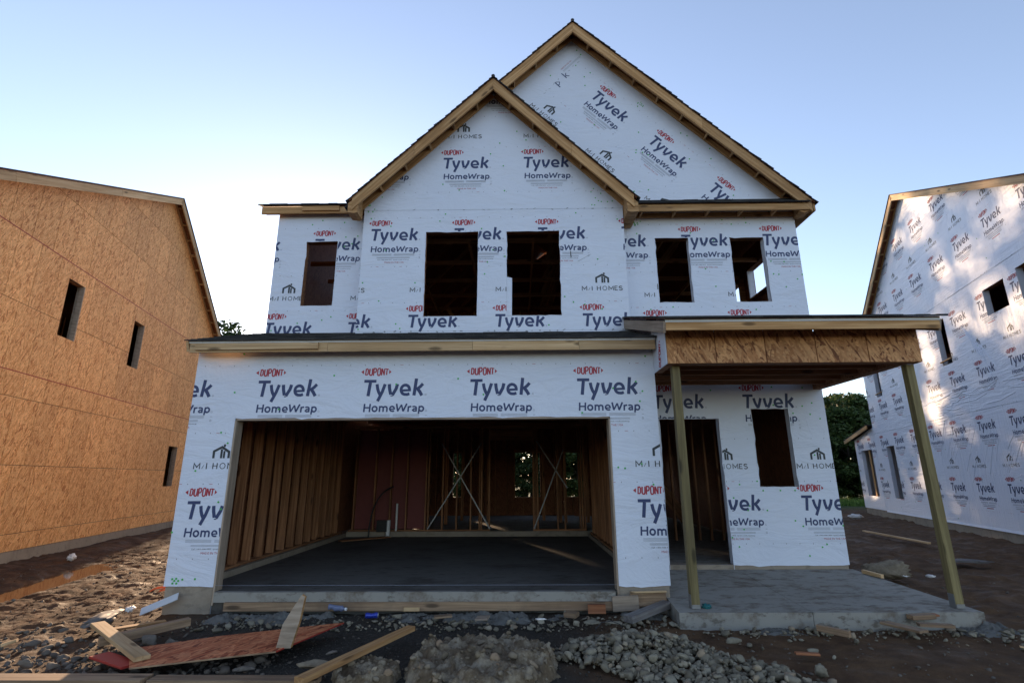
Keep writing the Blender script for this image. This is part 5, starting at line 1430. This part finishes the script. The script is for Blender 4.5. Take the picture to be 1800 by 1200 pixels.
# litter
def crumple(name, x, y, z, sx_, sy_, sz_, mat, label, cat, seed):
    v, f = I2; v = v.copy(); r_ = np.random.RandomState(seed)
    v *= 1 + r_.uniform(-.38, .38, (len(v), 1)); v = v * (sx_, sy_, sz_)
    o = np_mesh(name, v, f, [mat], label=label, category=cat); o.location = (x, y, z); o.rotation_euler.z = r_.uniform(0, 3); return o
crumple('torn_membrane', -4.85, 6.55, .05, .34, .12, .035, M['tarp'], 'strip of torn grey membrane in the mud left of the garage corner', 'membrane', 1)
crumple('white_scrap', -4.84, 6.98, .05, .08, .05, .03, M['paper'], 'crumpled white wrap scrap in sunlight beside the grey trim', 'litter', 2)
crumple('foundation_scrap', -9.15, 11.2, .08, .10, .07, .06, M['paper'], 'pale crumpled paper by the foundation of the bare sheathed house', 'litter', 3)
crumple('paper_scrap', 6.25, 9.15, .05, .15, .05, .012, M['paper'], 'flat white wrap scrap on the mud right of the concrete lump', 'litter', 4)
crumple('paper_scrap', 6.62, 9.10, .04, .06, .05, .02, M['paper'], 'small bright scrap on the mud, further right than the flat one', 'litter', 5)
crumple('white_bag', 13.2, 21.5, .08, .22, .12, .08, M['paper'], 'white bag on the mud far back beside the right house foundation', 'litter', 6)
crumple('film_scrap', 8.4, 10.6, .05, .35, .2, .02, M['tarp'], 'muddy film scrap left of the right porch post', 'litter', 7)
crumple('mud_scrap', 9.0, 8.2, .04, .08, .05, .02, M['paper'], 'pale scrap on dark mud at the right edge', 'litter', 8)
crumple('teal_scrap', 2.17, 6.62, .145, .05, .04, .03, M['teal'], 'crumpled teal wrapper at the foot of the left porch post', 'litter', 9)
# crushed drinks can
c_ = empty('drinks_can', (-1.74, 6.66, .05), 'crushed blue drinks can lying in front of the garage slab', 'can'); c_.rotation_euler = (0, 0, .15)
mb = MB(); mb.tube([(-.075, 0, 0), (-.068, 0, 0), (-.045, 0, 0), (0, 0, -.004), (.045, 0, 0), (.068, 0, 0)], [.024, .031, .033, .026, .033, .030], M['blue_can'], 14); o = mb.build('can_body'); o.parent = c_
mb = MB(); mb.tube([(.068, 0, 0), (.075, 0, 0), (.078, 0, 0)], [.030, .027, .027], M['metal'], 14); o = mb.build('can_rim'); o.parent = c_
for i, ch in enumerate('LIT'):
    pass
c_ = empty('plastic_bottle', (-2.22, 6.86, .085), 'crumpled clear bottle with blue glints lying by the slab edge', 'bottle'); c_.rotation_euler = (0, .1, -.1)
mb = MB(); mb.tube([(-.11, 0, 0), (-.105, 0, 0), (-.06, .004, .004), (-.02, 0, -.006), (.03, .004, 0), (.06, 0, 0), (.09, 0, 0), (.10, 0, 0)], [.02, .033, .026, .034, .030, .035, .016, .014], M['clear'], 12); o = mb.build('bottle_body'); o.parent = c_
mb = MB(); mb.tube([(.10, 0, 0), (.122, 0, 0)], .017, M['white'], 10); o = mb.build('bottle_cap'); o.parent = c_
# orange flagging
mb = MB()
for k in range(2):
    pts_ = [(-4.62 - .10 * i + k * .1, 8.15 + .07 * math.sin(i * 2.1 + k) - i * .05, .09 + .03 * math.sin(i * 1.7 + k)) for i in range(7)]
    for a, b in zip(pts_, pts_[1:]):
        mb.add([a, b, (b[0], b[1] + .03, b[2] + .025), (a[0], a[1] + .03, a[2] + .025)], [(0, 1, 2, 3)], M['orange'])
mb.build('flagging_tape', label='twisted orange marking tape in the sunlit mud beside the garage wall', category='tape')
# thin black wire on the heap
mb = MB(); mb.tube([(.75, 5.72, .14), (.82, 5.76, .19), (.92, 5.78, .20), (1.0, 5.74, .18), (1.04, 5.70, .13)], .004, M['black'], 5)
mb.build('wire', label='thin black wire bent over the top left of the gravel heap', category='wire')
crumple('nail_strip', .22, 6.02, .16, .05, .012, .01, M['paper'], 'small white curl of tape standing on the dirt lump', 'litter', 10)

# ------------------------------------------------------------------ TREES
def leaf_cloud(seed, n, R_, H, lobes, leaf=.16, mat=None):
    rs_ = np.random.RandomState(seed)
    # clumps on limbs: leaves gather in shells around clump centres
    C_ = []
    for _ in range(lobes):
        a = rs_.uniform(0, 2 * math.pi); t_ = rs_.uniform(0, 1)
        prof = math.sin(math.pi * (0.10 + .86 * t_)) ** .7
        r_ = R_ * prof * rs_.uniform(.25, 1.0) ** .6
        C_.append((r_ * math.cos(a), r_ * math.sin(a), H * t_, rs_.uniform(.16, .30) * R_))
    C_ = np.array(C_); k = rs_.randint(0, lobes, n)
    d = rs_.normal(size=(n, 3)); d /= np.linalg.norm(d, axis=1)[:, None]
    rad = C_[k, 3] * rs_.uniform(.35, 1.12, n) ** .5
    P_ = C_[k, :3] + d * rad[:, None] * np.array([1, 1, .75])
    u = rs_.normal(size=(n, 3)); u /= np.linalg.norm(u, axis=1)[:, None]
    w_ = np.cross(u, rs_.normal(size=(n, 3))); w_ /= np.linalg.norm(w_, axis=1)[:, None]
    s = leaf * rs_.uniform(.6, 1.4, n)[:, None]
    V = np.stack([P_ - u * s, P_ + w_ * s * .55, P_ + u * s, P_ - w_ * s * .55], 1).reshape(-1, 3)
    F_ = np.arange(n * 4).reshape(-1, 4)
    return V, F_, C_
def tree_proto(seed, h, R_, base, n, mat, lobes=60, leaf=.16):
    V, F_, C_ = leaf_cloud(seed, n, R_, h - base, lobes, leaf); V[:, 2] += base
    me = bpy.data.meshes.new('crown'); me.from_pydata(V.tolist(), [], F_.tolist()); me.materials.append(mat); me.update()
    mb = MB(); rs_ = random.Random(seed)
    mb.tube([(0, 0, -.3), (.05, 0, base * .6), (-.05, .08, base + (h - base) * .45), (0, .1, h * .86)], [.24 * h / 10, .18 * h / 10, .10 * h / 10, .02], M['bark'], 8)
    for c in C_[::3]:
        z0_ = max(base * .7, min(c[2] + base - .8, h * .8)); 
        mb.tube([(0, .05, z0_ * .9), (c[0] * .5, c[1] * .5, (z0_ + c[2] + base) / 2), (c[0], c[1], c[2] + base)], [.05, .035, .012], M['bark'], 5)
    tm = bpy.data.meshes.new('trunk'); tm.from_pydata(mb.v, [], mb.f); tm.materials.append(M['bark']); tm.update()
    return tm, me
TP = [tree_proto(1, 10, 3.6, 1.2, 15000, M['leaf'], 80), tree_proto(2, 10, 3.2, .6, 15000, M['leaf2'], 70), tree_proto(3, 10, 4.2, 2.2, 13000, M['leaf2'], 56), tree_proto(4, 10, 3.9, 2.0, 5200, M['leaf'], 46)]
def tree(x, y, h, kind, label, group=None, w_=1.0, rz=0.0):
    tm, me = TP[kind]; root = empty('broadleaf_tree', (x, y, 0), label, 'tree', group)
    for nm, m_ in (('trunk', tm), ('crown', me)):
        o = bpy.data.objects.new(nm, m_); col.objects.link(o); o.parent = root
    root.scale = (h / 10 * w_, h / 10 * w_, h / 10); root.rotation_euler.z = rz
    return root
rr = random.Random(8)
# edge of the wood that shows between the porch and the right house
tree(21.5, 37.5, 6.9, 1, 'dark dense tree rising right beside the porch wall, left in the gap', None, 1.2, .4)
tree(24.6, 38.5, 7.2, 0, 'tall broad tree with a rounded top in the middle of the gap', None, 1.15, 1.4)
tree(27.0, 37.0, 6.3, 2, 'looser tree with sky showing through its crown, right in the gap beside the wrapped house', None, 1.0, 2.4)
tree(19.0, 39.5, 7.0, 0, 'green tree partly hidden behind the porch wall corner', None, 1.3, 3.0)
tree(30.5, 41, 7.4, 1, 'dark tree behind the low rear roof of the wrapped house', None, 1.2, 5.0)
tree(23.0, 34.6, 3.4, 1, 'low dark bush at the foot of the wood, over the grass strip', None, 1.6, .9)
tree(26.2, 35.2, 3.0, 1, 'low bush under the loose tree in the gap right of the porch', None, 1.6, 2.0)
tree(20.0, 35.2, 3.2, 0, 'leafy bush low behind the porch wall corner', None, 1.7, 2.9)
tree(22.2, 36.0, 6.0, 0, 'mid sized bushy tree filling the gap low down between porch wall and right house', None, 1.35, 4.1)
tree(25.0, 41.0, 7.6, 1, 'tallest dark crown at the back of the gap right of the porch', None, 1.2, 5.2)
tree(28.2, 39.0, 5.6, 0, 'bushy tree just left of the low rear roof of the wrapped house', None, 1.3, 0.2)
# tree behind the bare house on the left
tree(-20.3, 33.5, 11.3, 2, 'tree whose twigs just show above the garage roof beside the bare house', None, .9, .5)
# wood behind the middle house, seen only in bits through the framing
G = 'trees of the wood behind the main house'
for x, y, h, w_ in ((-14, 50, 7, 1.3), (-9.5, 47, 10.6, 1.3), (-6.5, 44, 13.0, .9), (-2.4, 43, 15.2, .85), (1.4, 44.5, 16.6, .8), (4.6, 42, 14.6, .8), (8.2, 45, 15.6, .75), (3.8, 34.5, 5, 1.5), (.8, 33.8, 4.2, 1.4), (-2.6, 34, 4.6, 1.4), (12.5, 47, 12, .9),
                    (-4, 36, 6, 1.3), (1.5, 35.5, 6.5, 1.3), (5.5, 37, 7, 1.3), (10.5, 38, 7.5, 1.3), (15, 39, 7.5, 1.3), (35, 45, 8, 1.2), (-26, 52, 8, 1.3), (-32, 50, 9, 1.2)):
    tree(x, y, h, 3 if h > 13.5 else rr.randrange(3), 'tree of the wood glimpsed through the open framing of the main house', G, w_, rr.uniform(0, 6))
# grass at the edge of the wood
rs = np.random.RandomState(17); n = 42000
gxs = rs.uniform(-12, 34, n); gys = 30.0 + rs.gamma(1.6, 1.6, n) + .6 * np.sin(gxs * .8)
hh_ = rs.uniform(.12, .42, n); an = rs.uniform(0, math.pi, n); ln = rs.uniform(-.12, .12, (n, 2)); bw = .02
b0 = np.stack([gxs - np.cos(an) * bw, gys - np.sin(an) * bw, np.zeros(n) - .02], 1); b1 = np.stack([gxs + np.cos(an) * bw, gys + np.sin(an) * bw, np.zeros(n) - .02], 1)
tp = np.stack([gxs + ln[:, 0], gys + ln[:, 1], hh_], 1)
np_mesh('grass', np.stack([b0, b1, tp], 1).reshape(-1, 3), np.arange(n * 3).reshape(-1, 3), [M['grass']], kind='stuff', label='strip of tall green grass along the foot of the wood', category='grass')
